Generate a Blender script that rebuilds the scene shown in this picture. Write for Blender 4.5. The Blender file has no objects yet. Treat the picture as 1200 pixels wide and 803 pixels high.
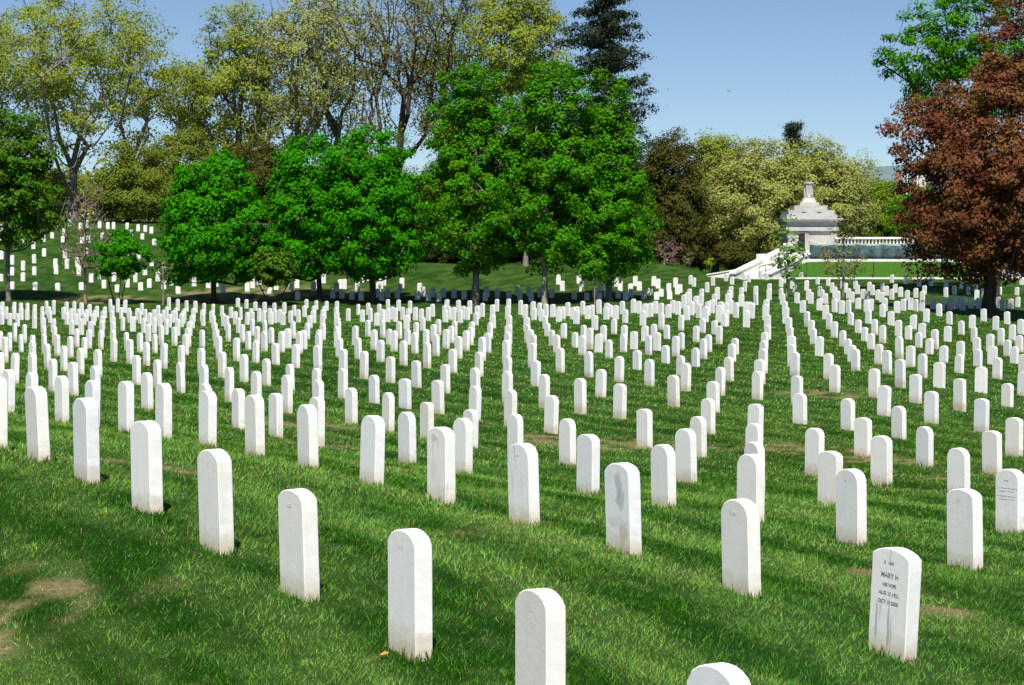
import bpy, bmesh, math, random
import numpy as np

# ------------------------------------------------------------------ camera, sky, sun, exposure
scene = bpy.context.scene
col = scene.collection
R = math.radians
EYE = 2.10
cam_data = bpy.data.cameras.new("camera")
cam_data.sensor_width = 36.0
cam_data.lens = 69.0
cam_data.clip_start = 0.1
cam_data.clip_end = 6000.0
cam = bpy.data.objects.new("camera", cam_data)
col.objects.link(cam)
cam.location = (0, 0, EYE)
cam.rotation_euler = (R(90 - 2.527), 0, 0)
scene.camera = cam

SUN_EL, SUN_AZ = 57.0, 180.0           # the sun stands high behind the photographer
world = bpy.data.worlds.new("World")
scene.world = world
world.use_nodes = True
wn = world.node_tree
bg = wn.nodes["Background"]
sky = wn.nodes.new("ShaderNodeTexSky")
sky.sky_type = 'NISHITA'
sky.sun_disc = False
sky.sun_elevation = R(SUN_EL)
sky.sun_rotation = R(SUN_AZ)
sky.altitude = 2600
sky.air_density = 1.0
sky.dust_density = 0.0
sky.ozone_density = 3.6
wn.links.new(sky.outputs[0], bg.inputs[0])
bg.inputs[1].default_value = 0.070

sun_data = bpy.data.lights.new("sun", 'SUN')
sun_data.energy = 4.9
sun_data.angle = R(0.5)
sun_data.color = (1.0, 0.955, 0.88)
sun = bpy.data.objects.new("sun", sun_data)
col.objects.link(sun)
sun.location = (0, -20, 60)
sun.rotation_euler = (R(90 - SUN_EL), 0, R(-1.0))   # light travels +Y and down

scene.view_settings.view_transform = 'Standard'
scene.view_settings.look = 'None'
scene.view_settings.exposure = 0.50
scene.view_settings.gamma = 1.0
scene.view_settings.use_curve_mapping = False
scene.cycles.max_bounces = 6
scene.cycles.diffuse_bounces = 3
scene.cycles.glossy_bounces = 2
scene.cycles.transmission_bounces = 4
scene.cycles.transparent_max_bounces = 4
scene.cycles.use_adaptive_sampling = True
scene.cycles.adaptive_threshold = 0.02

rng = np.random.default_rng(11)
random.seed(5)

# ------------------------------------------------------------------ helpers
def tag(o, label=None, cat=None, group=None, kind=None):
    if label: o["label"] = label
    if cat: o["category"] = cat
    if group: o["group"] = group
    if kind: o["kind"] = kind
    return o

def link(o, parent=None):
    col.objects.link(o)
    if parent is not None: o.parent = parent
    return o

def empty(name, loc=(0, 0, 0), rz=0.0):
    o = bpy.data.objects.new(name, None)
    o.empty_display_size = 0.2
    o.location = loc; o.rotation_euler = (0, 0, rz)
    return link(o)

def mesh_obj(name, verts, faces, m, parent=None, smooth=False):
    me = bpy.data.meshes.new(name)
    me.from_pydata([tuple(v) for v in verts], [], faces)
    me.update()
    if smooth: me.polygons.foreach_set("use_smooth", [True] * len(me.polygons))
    if m: me.materials.append(m)
    return link(bpy.data.objects.new(name, me), parent)

def np_mesh(name, verts, polys, m, colors=None, smooth=False):
    """fast mesh from a vertex array and a (n, k) index array"""
    me = bpy.data.meshes.new(name)
    nv, (nf, k) = len(verts), polys.shape
    me.vertices.add(nv); me.loops.add(nf * k); me.polygons.add(nf)
    me.vertices.foreach_set("co", np.asarray(verts, np.float32).ravel())
    me.loops.foreach_set("vertex_index", polys.astype(np.int32).ravel())
    me.polygons.foreach_set("loop_start", np.arange(0, nf * k, k, dtype=np.int32))
    me.polygons.foreach_set("loop_total", np.full(nf, k, dtype=np.int32))
    if smooth: me.polygons.foreach_set("use_smooth", np.ones(nf, dtype=bool))
    me.update(calc_edges=True)
    if colors is not None:
        a = me.color_attributes.new("tint", 'FLOAT_COLOR', 'POINT')
        c = np.ones((nv, 4), np.float32); c[:, :3] = colors
        a.data.foreach_set("color", c.ravel())
    if m: me.materials.append(m)
    return me

class MB:
    """collects boxes, prisms and lathes into one mesh"""
    def __init__(s): s.v = []; s.f = []
    def add(s, vs, fs):
        b = len(s.v); s.v += [tuple(v) for v in vs]; s.f += [tuple(b + i for i in q) for q in fs]; return s
    def box(s, x0, x1, y0, y1, z0, z1):
        return s.frustum(x0, x1, y0, y1, z0, x0, x1, y0, y1, z1)
    def frustum(s, x0, x1, y0, y1, z0, a0, a1, b0, b1, z1):
        return s.add([(x0, y0, z0), (x1, y0, z0), (x1, y1, z0), (x0, y1, z0), (a0, b0, z1), (a1, b0, z1), (a1, b1, z1), (a0, b1, z1)],
                     [(3, 2, 1, 0), (4, 5, 6, 7), (0, 1, 5, 4), (1, 2, 6, 5), (2, 3, 7, 6), (3, 0, 4, 7)])
    def prism(s, a, b, half, za0, za1, zb0, zb1):
        """wall from plan point a to b, half thickness, bottom/top heights at both ends"""
        dx, dy = b[0] - a[0], b[1] - a[1]; l = math.hypot(dx, dy); nx, ny = -dy / l * half, dx / l * half
        return s.add([(a[0] - nx, a[1] - ny, za0), (b[0] - nx, b[1] - ny, zb0), (b[0] + nx, b[1] + ny, zb0), (a[0] + nx, a[1] + ny, za0),
                      (a[0] - nx, a[1] - ny, za1), (b[0] - nx, b[1] - ny, zb1), (b[0] + nx, b[1] + ny, zb1), (a[0] + nx, a[1] + ny, za1)],
                     [(3, 2, 1, 0), (4, 5, 6, 7), (0, 1, 5, 4), (1, 2, 6, 5), (2, 3, 7, 6), (3, 0, 4, 7)])
    def lathe(s, cx, cy, prof, n=12):
        b = []
        for r, z in prof:
            b += [(cx + r * math.cos(2 * math.pi * k / n), cy + r * math.sin(2 * math.pi * k / n), z) for k in range(n)]
        f = []
        for i in range(len(prof) - 1):
            for k in range(n):
                f.append((i * n + k, i * n + (k + 1) % n, (i + 1) * n + (k + 1) % n, (i + 1) * n + k))
        f.append(tuple(range(n - 1, -1, -1))); f.append(tuple((len(prof) - 1) * n + k for k in range(n)))
        return s.add(b, f)
    def build(s, name, m, parent=None, smooth=False): return mesh_obj(name, s.v, s.f, m, parent, smooth)

def sstep(a, b, x):
    t = np.clip((x - a) / (b - a), 0, 1); return t * t * (3 - 2 * t)

_perm = np.random.default_rng(3).random((256, 256))
def vnoise(x, y):
    xi = np.floor(x).astype(int); yi = np.floor(y).astype(int)
    fx = x - xi; fy = y - yi; fx = fx * fx * (3 - 2 * fx); fy = fy * fy * (3 - 2 * fy)
    g = lambda i, j: _perm[i % 256, j % 256]
    return (g(xi, yi) * (1 - fx) + g(xi + 1, yi) * fx) * (1 - fy) + (g(xi, yi + 1) * (1 - fx) + g(xi + 1, yi + 1) * fx) * fy
def fbm(x, y, o=3):
    s = 0; a = 0.5; n = 0
    for k in range(o):
        s = s + a * vnoise(x * 2 ** k + 17 * k, y * 2 ** k + 31 * k); n += a; a *= .55
    return s / n

# ------------------------------------------------------------------ materials
class NT:
    def __init__(s, name):
        s.m = bpy.data.materials.new(name); s.m.use_nodes = True
        s.t = s.m.node_tree; s.b = s.t.nodes["Principled BSDF"]; s.out = s.t.nodes["Material Output"]
    def n(s, kind, **kw):
        x = s.t.nodes.new(kind)
        for k, v in kw.items():
            if hasattr(x, k): setattr(x, k, v)
        return x
    def l(s, a, b): s.t.links.new(a, b)
    def noise(s, vec, scale, detail=3, rough=.55, dist=0):
        x = s.n("ShaderNodeTexNoise"); x.inputs["Scale"].default_value = scale; x.inputs["Detail"].default_value = detail
        x.inputs["Roughness"].default_value = rough; x.inputs["Distortion"].default_value = dist
        if vec is not None: s.l(vec, x.inputs["Vector"])
        return x.outputs["Fac"]
    def ramp(s, fac, stops):
        x = s.n("ShaderNodeValToRGB"); e = x.color_ramp.elements
        while len(e) < len(stops): e.new(.5)
        for q, (p, c) in zip(e, stops):
            q.position = p; q.color = (*c, 1) if len(c) == 3 else c
        s.l(fac, x.inputs[0]); return x.outputs[0]
    def mix(s, fac, a, b, mode='MIX'):
        x = s.n("ShaderNodeMix"); x.data_type = 'RGBA'; x.blend_type = mode
        for sock, v in ((x.inputs[0], fac), (x.inputs[6], a), (x.inputs[7], b)):
            if hasattr(v, "is_linked"): s.l(v, sock)
            elif isinstance(v, (int, float)): sock.default_value = v
            else: sock.default_value = (*v, 1)
        return x.outputs[2]
    def math(s, op, a, b=None, clamp=False):
        x = s.n("ShaderNodeMath"); x.operation = op; x.use_clamp = clamp
        for sock, v in ((x.inputs[0], a), (x.inputs[1], b)):
            if v is None: continue
            if hasattr(v, "is_linked"): s.l(v, sock)
            else: sock.default_value = v
        return x.outputs[0]
    def bump(s, h, strength, dist):
        x = s.n("ShaderNodeBump"); x.inputs["Strength"].default_value = strength; x.inputs["Distance"].default_value = dist
        s.l(h, x.inputs["Height"]); s.l(x.outputs[0], s.b.inputs["Normal"])
    def rough(s, v, spec=.3):
        s.b.inputs["Roughness"].default_value = v; s.b.inputs["Specular IOR Level"].default_value = spec

def coords(t, kind="Object"):
    return t.n("ShaderNodeTexCoord").outputs[kind]
def mapped(t, vec, scale):
    x = t.n("ShaderNodeMapping"); x.inputs["Scale"].default_value = scale; t.l(vec, x.inputs["Vector"]); return x.outputs[0]

def marble_mat(name, vein, marks=()):
    t = NT(name); t.rough(.62, .25)
    v = coords(t)
    oi = t.n("ShaderNodeObjectInfo")
    rnd = oi.outputs["Random"]
    off = t.n("ShaderNodeVectorMath"); off.operation = 'ADD'
    t.l(v, off.inputs[0])
    comb = t.n("ShaderNodeCombineXYZ"); k = t.math('MULTIPLY', rnd, 60.0)
    t.l(k, comb.inputs[0]); t.l(k, comb.inputs[1]); t.l(comb.outputs[0], off.inputs[1])
    p = off.outputs[0]
    base = t.ramp(rnd, [(0, (.82, .79, .73)), (.3, (.84, .825, .785)), (.7, (.82, .81, .785)), (.9, (.76, .77, .785)), (1, (.79, .75, .68))])
    blot = t.noise(p, 7, 5, .62)
    base = t.mix(t.math('MULTIPLY', t.ramp(blot, [(.45, (0, 0, 0)), (.8, (1, 1, 1))]), .18), base, (.56, .54, .49))
    # rain streaks and lichen, stretched along the height
    st = t.noise(mapped(t, p, (13, 13, 1.1)), 1.6, 4, .6, .4)
    stf = t.math('MULTIPLY', t.ramp(st, [(.55, (0, 0, 0)), (.78, (1, 1, 1))]), vein)
    base = t.mix(stf, base, (.36, .385, .42))
    spk = t.noise(p, 55, 2, .6)
    base = t.mix(t.math('MULTIPLY', t.ramp(spk, [(.68, (0, 0, 0)), (.75, (1, 1, 1))]), .25), base, (.42, .38, .31))
    for (mx, mz, rx, rz, k_, colr) in marks:          # stains and veins that belong to this one stone
        sp_ = t.n("ShaderNodeSeparateXYZ"); wob = t.n("ShaderNodeTexNoise"); wob.inputs["Scale"].default_value = 9; wob.inputs["Detail"].default_value = 4; t.l(v, wob.inputs["Vector"])
        t.l(v, sp_.inputs[0]); wv = t.math('MULTIPLY', t.math('SUBTRACT', wob.outputs[0], .5), min(rx * 2.4, .16))
        dx = t.math('DIVIDE', t.math('SUBTRACT', t.math('ADD', sp_.outputs[0], wv), mx), rx)
        dz = t.math('DIVIDE', t.math('SUBTRACT', t.math('ADD', sp_.outputs[2], wv), mz), rz)
        q = t.math('ADD', t.math('MULTIPLY', dx, dx), t.math('MULTIPLY', dz, dz))
        base = t.mix(t.math('MULTIPLY', t.ramp(q, [(.35, (1, 1, 1)), (1.0, (0, 0, 0))]), k_), base, colr)
    # soil splash on the foot of the stone
    sep = t.n("ShaderNodeSeparateXYZ"); t.l(v, sep.inputs[0])
    zz = t.math('ADD', sep.outputs[2], t.math('MULTIPLY', t.math('SUBTRACT', t.noise(p, 16, 3), .5), -.16))
    foot = t.ramp(zz, [(.02, (1, 1, 1)), (.17, (0, 0, 0))])
    base = t.mix(t.math('MULTIPLY', foot, .6), base, (.46, .35, .19))
    t.l(base, t.b.inputs["Base Color"])
    h = t.math('ADD', t.math('MULTIPLY', t.noise(p, 120, 2), .5), t.noise(p, 26, 3))
    t.bump(h, .22, .005)
    return t.m

def leaf_mat(name, c0, c1, c2, trans=.35):
    """c0..c1 by leaf, c2 mixed in by clump (all true leaf colours)"""
    t = NT(name)
    a = t.n("ShaderNodeVertexColor"); a.layer_name = "tint"
    sp = t.n("ShaderNodeSeparateColor"); t.l(a.outputs[0], sp.inputs[0])
    c = t.mix(sp.outputs[0], c0, c1)
    c = t.mix(t.math('MULTIPLY', sp.outputs[1], .75), c, c2)
    t.l(c, t.b.inputs["Base Color"]); t.rough(.7, .06)
    tr = t.n("ShaderNodeBsdfTranslucent"); t.l(c, tr.inputs[0])
    mx = t.n("ShaderNodeMixShader"); mx.inputs[0].default_value = trans
    t.l(t.b.outputs[0], mx.inputs[1]); t.l(tr.outputs[0], mx.inputs[2]); t.l(mx.outputs[0], t.out.inputs[0])
    return t.m

def bark_mat(name, c0, c1):
    t = NT(name); v = coords(t)
    n = t.noise(mapped(t, v, (6, 6, 1.2)), 3, 4, .6)
    t.l(t.ramp(n, [(.3, c0), (.7, c1)]), t.b.inputs["Base Color"]); t.rough(.9, .1)
    t.bump(n, .6, .05); return t.m

def tint_mat(name, rough=.7, trans=0.0):
    t = NT(name)
    a = t.n("ShaderNodeVertexColor"); a.layer_name = "tint"
    t.l(a.outputs[0], t.b.inputs["Base Color"]); t.rough(rough, .05)
    if trans:
        tr = t.n("ShaderNodeBsdfTranslucent"); t.l(a.outputs[0], tr.inputs[0])
        mx = t.n("ShaderNodeMixShader"); mx.inputs[0].default_value = trans
        t.l(t.b.outputs[0], mx.inputs[1]); t.l(tr.outputs[0], mx.inputs[2]); t.l(mx.outputs[0], t.out.inputs[0])
    return t.m

def plain_mat(name, c0, c1, scale=6, rough=.7, bump=.2, kind="Object"):
    t = NT(name); v = coords(t, kind); n = t.noise(v, scale, 4, .6)
    t.l(t.ramp(n, [(.3, c0), (.7, c1)]), t.b.inputs["Base Color"]); t.rough(rough, .25)
    if bump: t.bump(n, bump, .02)
    return t.m

M = {}
M['marble'] = marble_mat('white_marble', .18)
M['marble_veined'] = marble_mat('veined_marble', .85)
GREY = (.34, .35, .36); BLUE = (.33, .37, .43); SOIL = (.50, .42, .28)
M['marble_stained'] = marble_mat('stained_marble', .3, [(.025, .50, .045, .11, .55, GREY), (.045, .38, .06, .08, .6, GREY), (.0, .22, .16, .05, .25, GREY), (.06, .13, .07, .09, .6, SOIL)])
M['marble_lettered'] = marble_mat('lettered_marble', .10, [(-.10, .20, .012, .15, .8, BLUE), (.005, .15, .013, .22, .8, BLUE), (.03, .12, .010, .16, .5, BLUE), (-.07, .27, .010, .08, .5, BLUE), (.0, .60, .008, .06, .5, BLUE)])
M['marble_streaked'] = marble_mat('streaked_marble', .5, [(-.03, .57, .07, .04, .42, GREY), (-.06, .47, .012, .12, .35, GREY), (.03, .50, .012, .08, .30, GREY), (-.05, .27, .05, .12, .22, GREY)])
M['marble_far'] = plain_mat('white_marble_far', (.72, .71, .68), (.83, .82, .79), .6, .65, 0)
M['letter'] = plain_mat('engraved_letter', (.15, .16, .18), (.28, .29, .31), 80, .8, 0)
M['engrave'] = plain_mat('worn_shaded_engraving', (.44, .43, .41), (.62, .61, .60), 60, .8, 0)  # grey paints the shade of cut figures and strokes
M['grass'] = tint_mat('grass_blade', .6, .30)
M['bark_grey'] = bark_mat('bark_grey', (.13, .112, .092), (.26, .228, .19))
M['bark_pale'] = bark_mat('bark_pale', (.20, .18, .15), (.36, .32, .27))
M['bark_dark'] = bark_mat('bark_dark', (.035, .028, .022), (.09, .07, .055))
M['twig'] = bark_mat('twig_brown', (.20, .14, .12), (.32, .24, .20))

def ground_mat():
    t = NT('lawn_soil'); v = coords(t, "Object")
    a = t.n("ShaderNodeVertexColor"); a.layer_name = "tint"
    n = t.ramp(t.noise(v, 32, 5, .75), [(.35, (0, 0, 0)), (.65, (1, 1, 1))]); n2 = t.noise(v, 2.2, 7, .75)
    c = t.mix(t.math('MULTIPLY', n, .75), t.mix(.25, a.outputs[0], (1.6, 1.6, 1.6), 'MULTIPLY'), t.mix(.72, a.outputs[0], (.012, .045, .002)), 'MIX')
    c = t.mix(t.math('MULTIPLY', t.ramp(n2, [(.5, (0, 0, 0)), (.75, (1, 1, 1))]), .3), c, (.08, .13, .012))
    t.l(c, t.b.inputs["Base Color"]); t.rough(.95, .1)
    t.bump(t.math('ADD', n, t.noise(v, 40, 3)), .7, .05)
    return t.m
M['ground'] = ground_mat()

# ------------------------------------------------------------------ terrain
TAN = np.array([-0.3400, -0.3000, -0.2600, -0.2200, -0.1800, -0.1400, -0.1000, -0.0600, -0.0200, 0.0200, 0.0600, 0.1000, 0.1400, 0.1800, 0.2200, 0.2600, 0.3000, 0.3400])
LOGD = np.log(np.array([6.000, 6.889, 7.910, 9.083, 10.429, 11.975, 13.750, 15.788, 18.128, 20.815, 23.900, 27.442, 31.509, 36.180, 41.542, 47.699, 54.769, 62.887, 72.208, 82.910, 95.199, 109.309, 125.511, 144.114, 165.474, 190.000]))
ZT = np.array([
    [-0.67, -0.65, -0.63, -0.60, -0.57, -0.53, -0.48, -0.44, -0.39, -0.36, -0.33, -0.33, -0.34, -0.37, -0.41, -0.46, -0.51, -0.56],
    [-0.64, -0.61, -0.57, -0.53, -0.48, -0.42, -0.36, -0.31, -0.26, -0.23, -0.21, -0.22, -0.24, -0.28, -0.33, -0.40, -0.46, -0.52],
    [-0.57, -0.53, -0.48, -0.42, -0.35, -0.29, -0.23, -0.18, -0.14, -0.13, -0.13, -0.15, -0.19, -0.25, -0.31, -0.37, -0.44, -0.50],
    [-0.46, -0.40, -0.34, -0.27, -0.20, -0.14, -0.09, -0.06, -0.05, -0.06, -0.09, -0.14, -0.20, -0.26, -0.32, -0.38, -0.44, -0.50],
    [-0.28, -0.21, -0.14, -0.08, -0.03, 0.01, 0.03, 0.04, 0.03, -0.01, -0.07, -0.13, -0.20, -0.27, -0.33, -0.39, -0.44, -0.49],
    [-0.06, 0.03, 0.09, 0.12, 0.14, 0.14, 0.13, 0.11, 0.07, 0.02, -0.05, -0.12, -0.19, -0.26, -0.32, -0.37, -0.42, -0.47],
    [0.15, 0.24, 0.28, 0.29, 0.27, 0.23, 0.17, 0.12, 0.06, 0.00, -0.06, -0.13, -0.20, -0.26, -0.32, -0.38, -0.43, -0.47],
    [0.26, 0.35, 0.38, 0.36, 0.31, 0.23, 0.15, 0.07, -0.01, -0.08, -0.15, -0.22, -0.28, -0.35, -0.41, -0.46, -0.51, -0.55],
    [0.24, 0.32, 0.34, 0.31, 0.24, 0.15, 0.05, -0.05, -0.14, -0.22, -0.29, -0.36, -0.43, -0.50, -0.56, -0.61, -0.65, -0.68],
    [0.13, 0.18, 0.20, 0.16, 0.09, -0.01, -0.12, -0.23, -0.32, -0.41, -0.48, -0.55, -0.61, -0.68, -0.74, -0.78, -0.81, -0.81],
    [-0.03, 0.01, 0.01, -0.04, -0.12, -0.23, -0.35, -0.46, -0.56, -0.63, -0.70, -0.75, -0.81, -0.86, -0.91, -0.94, -0.95, -0.94],
    [-0.17, -0.16, -0.18, -0.24, -0.33, -0.45, -0.57, -0.67, -0.76, -0.83, -0.89, -0.94, -0.99, -1.04, -1.07, -1.10, -1.10, -1.08],
    [-0.29, -0.29, -0.33, -0.40, -0.50, -0.61, -0.72, -0.81, -0.88, -0.94, -1.00, -1.05, -1.11, -1.16, -1.21, -1.25, -1.28, -1.29],
    [-0.39, -0.40, -0.45, -0.54, -0.64, -0.75, -0.83, -0.91, -0.96, -1.02, -1.07, -1.12, -1.16, -1.21, -1.28, -1.38, -1.48, -1.58],
    [-0.48, -0.50, -0.57, -0.66, -0.77, -0.86, -0.93, -0.98, -1.03, -1.08, -1.13, -1.16, -1.19, -1.23, -1.32, -1.48, -1.69, -1.90],
    [-0.60, -0.63, -0.70, -0.78, -0.86, -0.91, -0.94, -0.96, -1.01, -1.07, -1.13, -1.17, -1.19, -1.23, -1.33, -1.54, -1.82, -2.13],
    [-0.77, -0.80, -0.85, -0.89, -0.91, -0.90, -0.88, -0.88, -0.93, -1.02, -1.11, -1.17, -1.20, -1.22, -1.31, -1.50, -1.79, -2.11],
    [-0.97, -1.00, -1.03, -1.03, -1.01, -0.96, -0.92, -0.92, -0.98, -1.08, -1.18, -1.24, -1.26, -1.26, -1.31, -1.46, -1.68, -1.94],
    [-1.14, -1.19, -1.21, -1.20, -1.17, -1.11, -1.08, -1.08, -1.12, -1.19, -1.24, -1.26, -1.25, -1.27, -1.35, -1.50, -1.70, -1.88],
    [-1.14, -1.23, -1.30, -1.32, -1.30, -1.25, -1.20, -1.16, -1.13, -1.09, -1.04, -0.99, -0.99, -1.09, -1.30, -1.58, -1.85, -2.04],
    [-0.96, -1.10, -1.24, -1.33, -1.36, -1.35, -1.30, -1.23, -1.12, -0.97, -0.80, -0.66, -0.64, -0.80, -1.13, -1.56, -1.96, -2.20],
    [-0.67, -0.84, -1.03, -1.19, -1.29, -1.33, -1.33, -1.30, -1.22, -1.06, -0.84, -0.63, -0.53, -0.63, -0.94, -1.38, -1.82, -2.12],
    [-0.13, -0.27, -0.42, -0.56, -0.64, -0.69, -0.73, -0.77, -0.81, -0.79, -0.70, -0.56, -0.46, -0.49, -0.71, -1.07, -1.46, -1.76],
    [1.10, 1.11, 1.07, 1.04, 1.05, 1.09, 1.09, 1.01, 0.85, 0.64, 0.44, 0.28, 0.14, -0.05, -0.32, -0.67, -1.04, -1.33],
    [3.11, 3.31, 3.40, 3.44, 3.48, 3.54, 3.56, 3.46, 3.20, 2.77, 2.25, 1.69, 1.14, 0.62, 0.13, -0.33, -0.73, -1.02],
    [5.06, 5.41, 5.53, 5.50, 5.42, 5.33, 5.21, 5.01, 4.65, 4.10, 3.39, 2.59, 1.77, 1.00, 0.34, -0.21, -0.62, -0.88]])

def _cub(i, f, n):
    idx = np.clip(np.stack([i - 1, i, i + 1, i + 2]), 0, n - 1)
    w = np.stack([(-f + 2 * f ** 2 - f ** 3) / 2, (2 - 5 * f ** 2 + 3 * f ** 3) / 2, (f + 4 * f ** 2 - 3 * f ** 3) / 2, (-f ** 2 + f ** 3) / 2])
    return idx, w

def ground_z(x, y):
    x = np.asarray(x, float); y = np.asarray(y, float)
    yy = np.maximum(y, 9.1)
    u = (np.clip(x / yy, TAN[0], TAN[-1] - 1e-6) - TAN[0]) / (TAN[1] - TAN[0])
    v = (np.clip(np.log(yy), LOGD[0], LOGD[-1] - 1e-6) - LOGD[0]) / (LOGD[1] - LOGD[0])
    ui = np.floor(u).astype(int); vi = np.floor(v).astype(int)
    iu, wu = _cub(ui, u - ui, len(TAN)); iv, wv = _cub(vi, v - vi, len(LOGD))
    z = 0
    for a in range(4):
        for b in range(4):
            z = z + wv[a] * wu[b] * ZT[iv[a], iu[b]]
    w = sstep(11, 19, x) * sstep(133, 146.5, y)        # level strip in front of the terrace
    z = z * (1 - w) + .36 * w
    cap = 2.1 - .0036 * y                                # the hill stays low behind the tall green trees
    wc = sstep(-24, -12, x) * sstep(138, 150, y)
    z = z * (1 - wc) + np.minimum(z, cap) * wc
    far = sstep(200, 420, y)
    return z * (1 - far) + 1.0 * far

ROW_A = R(61.0)
ROW_N = (math.sin(ROW_A), math.cos(ROW_A))
DRY = [(-2.95, 11.5, .42, .50), (-1.9, 9.2, .26, .14), (-3.2, 16.8, .7, .3),
       (1.9, 32.5, 1.7, .9), (.9, 33.0, .9, .5), (4.9, 32.6, 1.1, .7), (5.9, 31.5, .9, .6), (7.1, 28.2, 1.1, .6),
       (2.8, 14.8, .4, .15), (3.0, 13.3, .35, .12), (-3.6, 33, 1.2, .5), (-2.6, 28, .8, .35), (7.7, 47, 1.3, .8), (3.95, 16.0, .25, .15), (-1.3, 22.5, .6, .25),
       (-18.5, 128, 3.5, 3.0), (-14.0, 131, 4.0, 2.5), (-26, 124, 3, 2)]

def lawn_tint(x, y):
    """true colours of the turf: two greens in mowing bands, straw where it is worn"""
    x = np.asarray(x, float); y = np.asarray(y, float)
    c = (x * ROW_N[0] + y * ROW_N[1] - 1.3) / 3.18
    n1 = fbm(x * .55 + 40, y * .55 + 40, 3); n2 = fbm(x * 2.1 + 7, y * 2.1 + 9, 3); n3 = fbm(x * .16 + 90, y * .10 + 70, 2)
    r = -x * ROW_N[1] + y * ROW_N[0]                      # distance along a row: the mower leaves streaks that way
    streak = fbm(c * 9.0 + 60, r * .33 + 20, 3)
    band = .5 + .5 * np.cos(2 * math.pi * (c * 2.0 + .10 + (n1 - .5) * .5))
    band = np.clip((band - .5) * .75 + .50 + (streak - .5) * 2.4 + (n2 - .5) * .35 + (fbm(x * 7 + 1, y * 7 + 4, 3) - .5) * 1.1, 0, 1)
    g_dark = np.array([.024, .116, .002]); g_light = np.array([.165, .315, .062]); g_blue = np.array([.055, .195, .028]); g_yel = np.array([.112, .205, .004])
    col_ = g_dark[None] * (1 - band[:, None]) + g_light[None] * band[:, None]
    b = sstep(.58, .75, n1)[:, None] * .4; col_ = col_ * (1 - b) + g_blue * b
    b = sstep(.56, .72, n3 * .5 + n2 * .5)[:, None] * .45; col_ = col_ * (1 - b) + g_yel * b
    dry = np.zeros(len(x))
    for (px, py, rx, ry) in DRY:
        q = ((x - px) / rx) ** 2 + ((y - py) / (ry * 1.6)) ** 2
        dry = np.maximum(dry, np.clip(1.55 - q, 0, 1))
    dry = np.clip(dry * 1.4 * sstep(.36, .66, fbm(x * 3.3 + 3, y * 3.3 + 5, 4)), 0, 1)
    dry = np.maximum(dry, .35 * sstep(.72, .84, fbm(x * 1.7 + 11, y * 1.1 + 23, 3)))
    straw = np.array([.36, .285, .14])
    dd = (dry * .9)[:, None]
    return col_ * (1 - dd) + straw * dd, dry

def make_ground():
    ds = np.r_[np.linspace(-60, 5, 8), np.exp(np.linspace(math.log(6.5), math.log(230), 330)), np.exp(np.linspace(math.log(240), math.log(4000), 26))]
    ts = np.r_[np.linspace(-2.2, -.4, 14), np.linspace(-.37, .37, 210), np.linspace(.4, 2.2, 14)]
    D, T = np.meshgrid(ds, ts, indexing='ij')
    Y = D.ravel(); X = (T * np.maximum(D, 14)).ravel()
    Z = ground_z(X, Y) + (fbm(X * .8, Y * .8, 2) - .5) * .05 * sstep(400, 100, Y)
    c, dry = lawn_tint(X, Y)
    n, m = len(ds), len(ts)
    i = np.arange(n - 1)[:, None] * m + np.arange(m - 1)[None]
    P = np.stack([i, i + 1, i + m + 1, i + m], -1).reshape(-1, 4)
    me = np_mesh("ground", np.stack([X, Y, Z], 1), P, M['ground'], c * (.42 + .5 * dry)[:, None], True)  # turf colour darkened to paint the shade between blades
    return tag(link(bpy.data.objects.new("ground", me)), "mown cemetery lawn falling away from the camera and rising to a hill", kind="structure")
make_ground()

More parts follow.
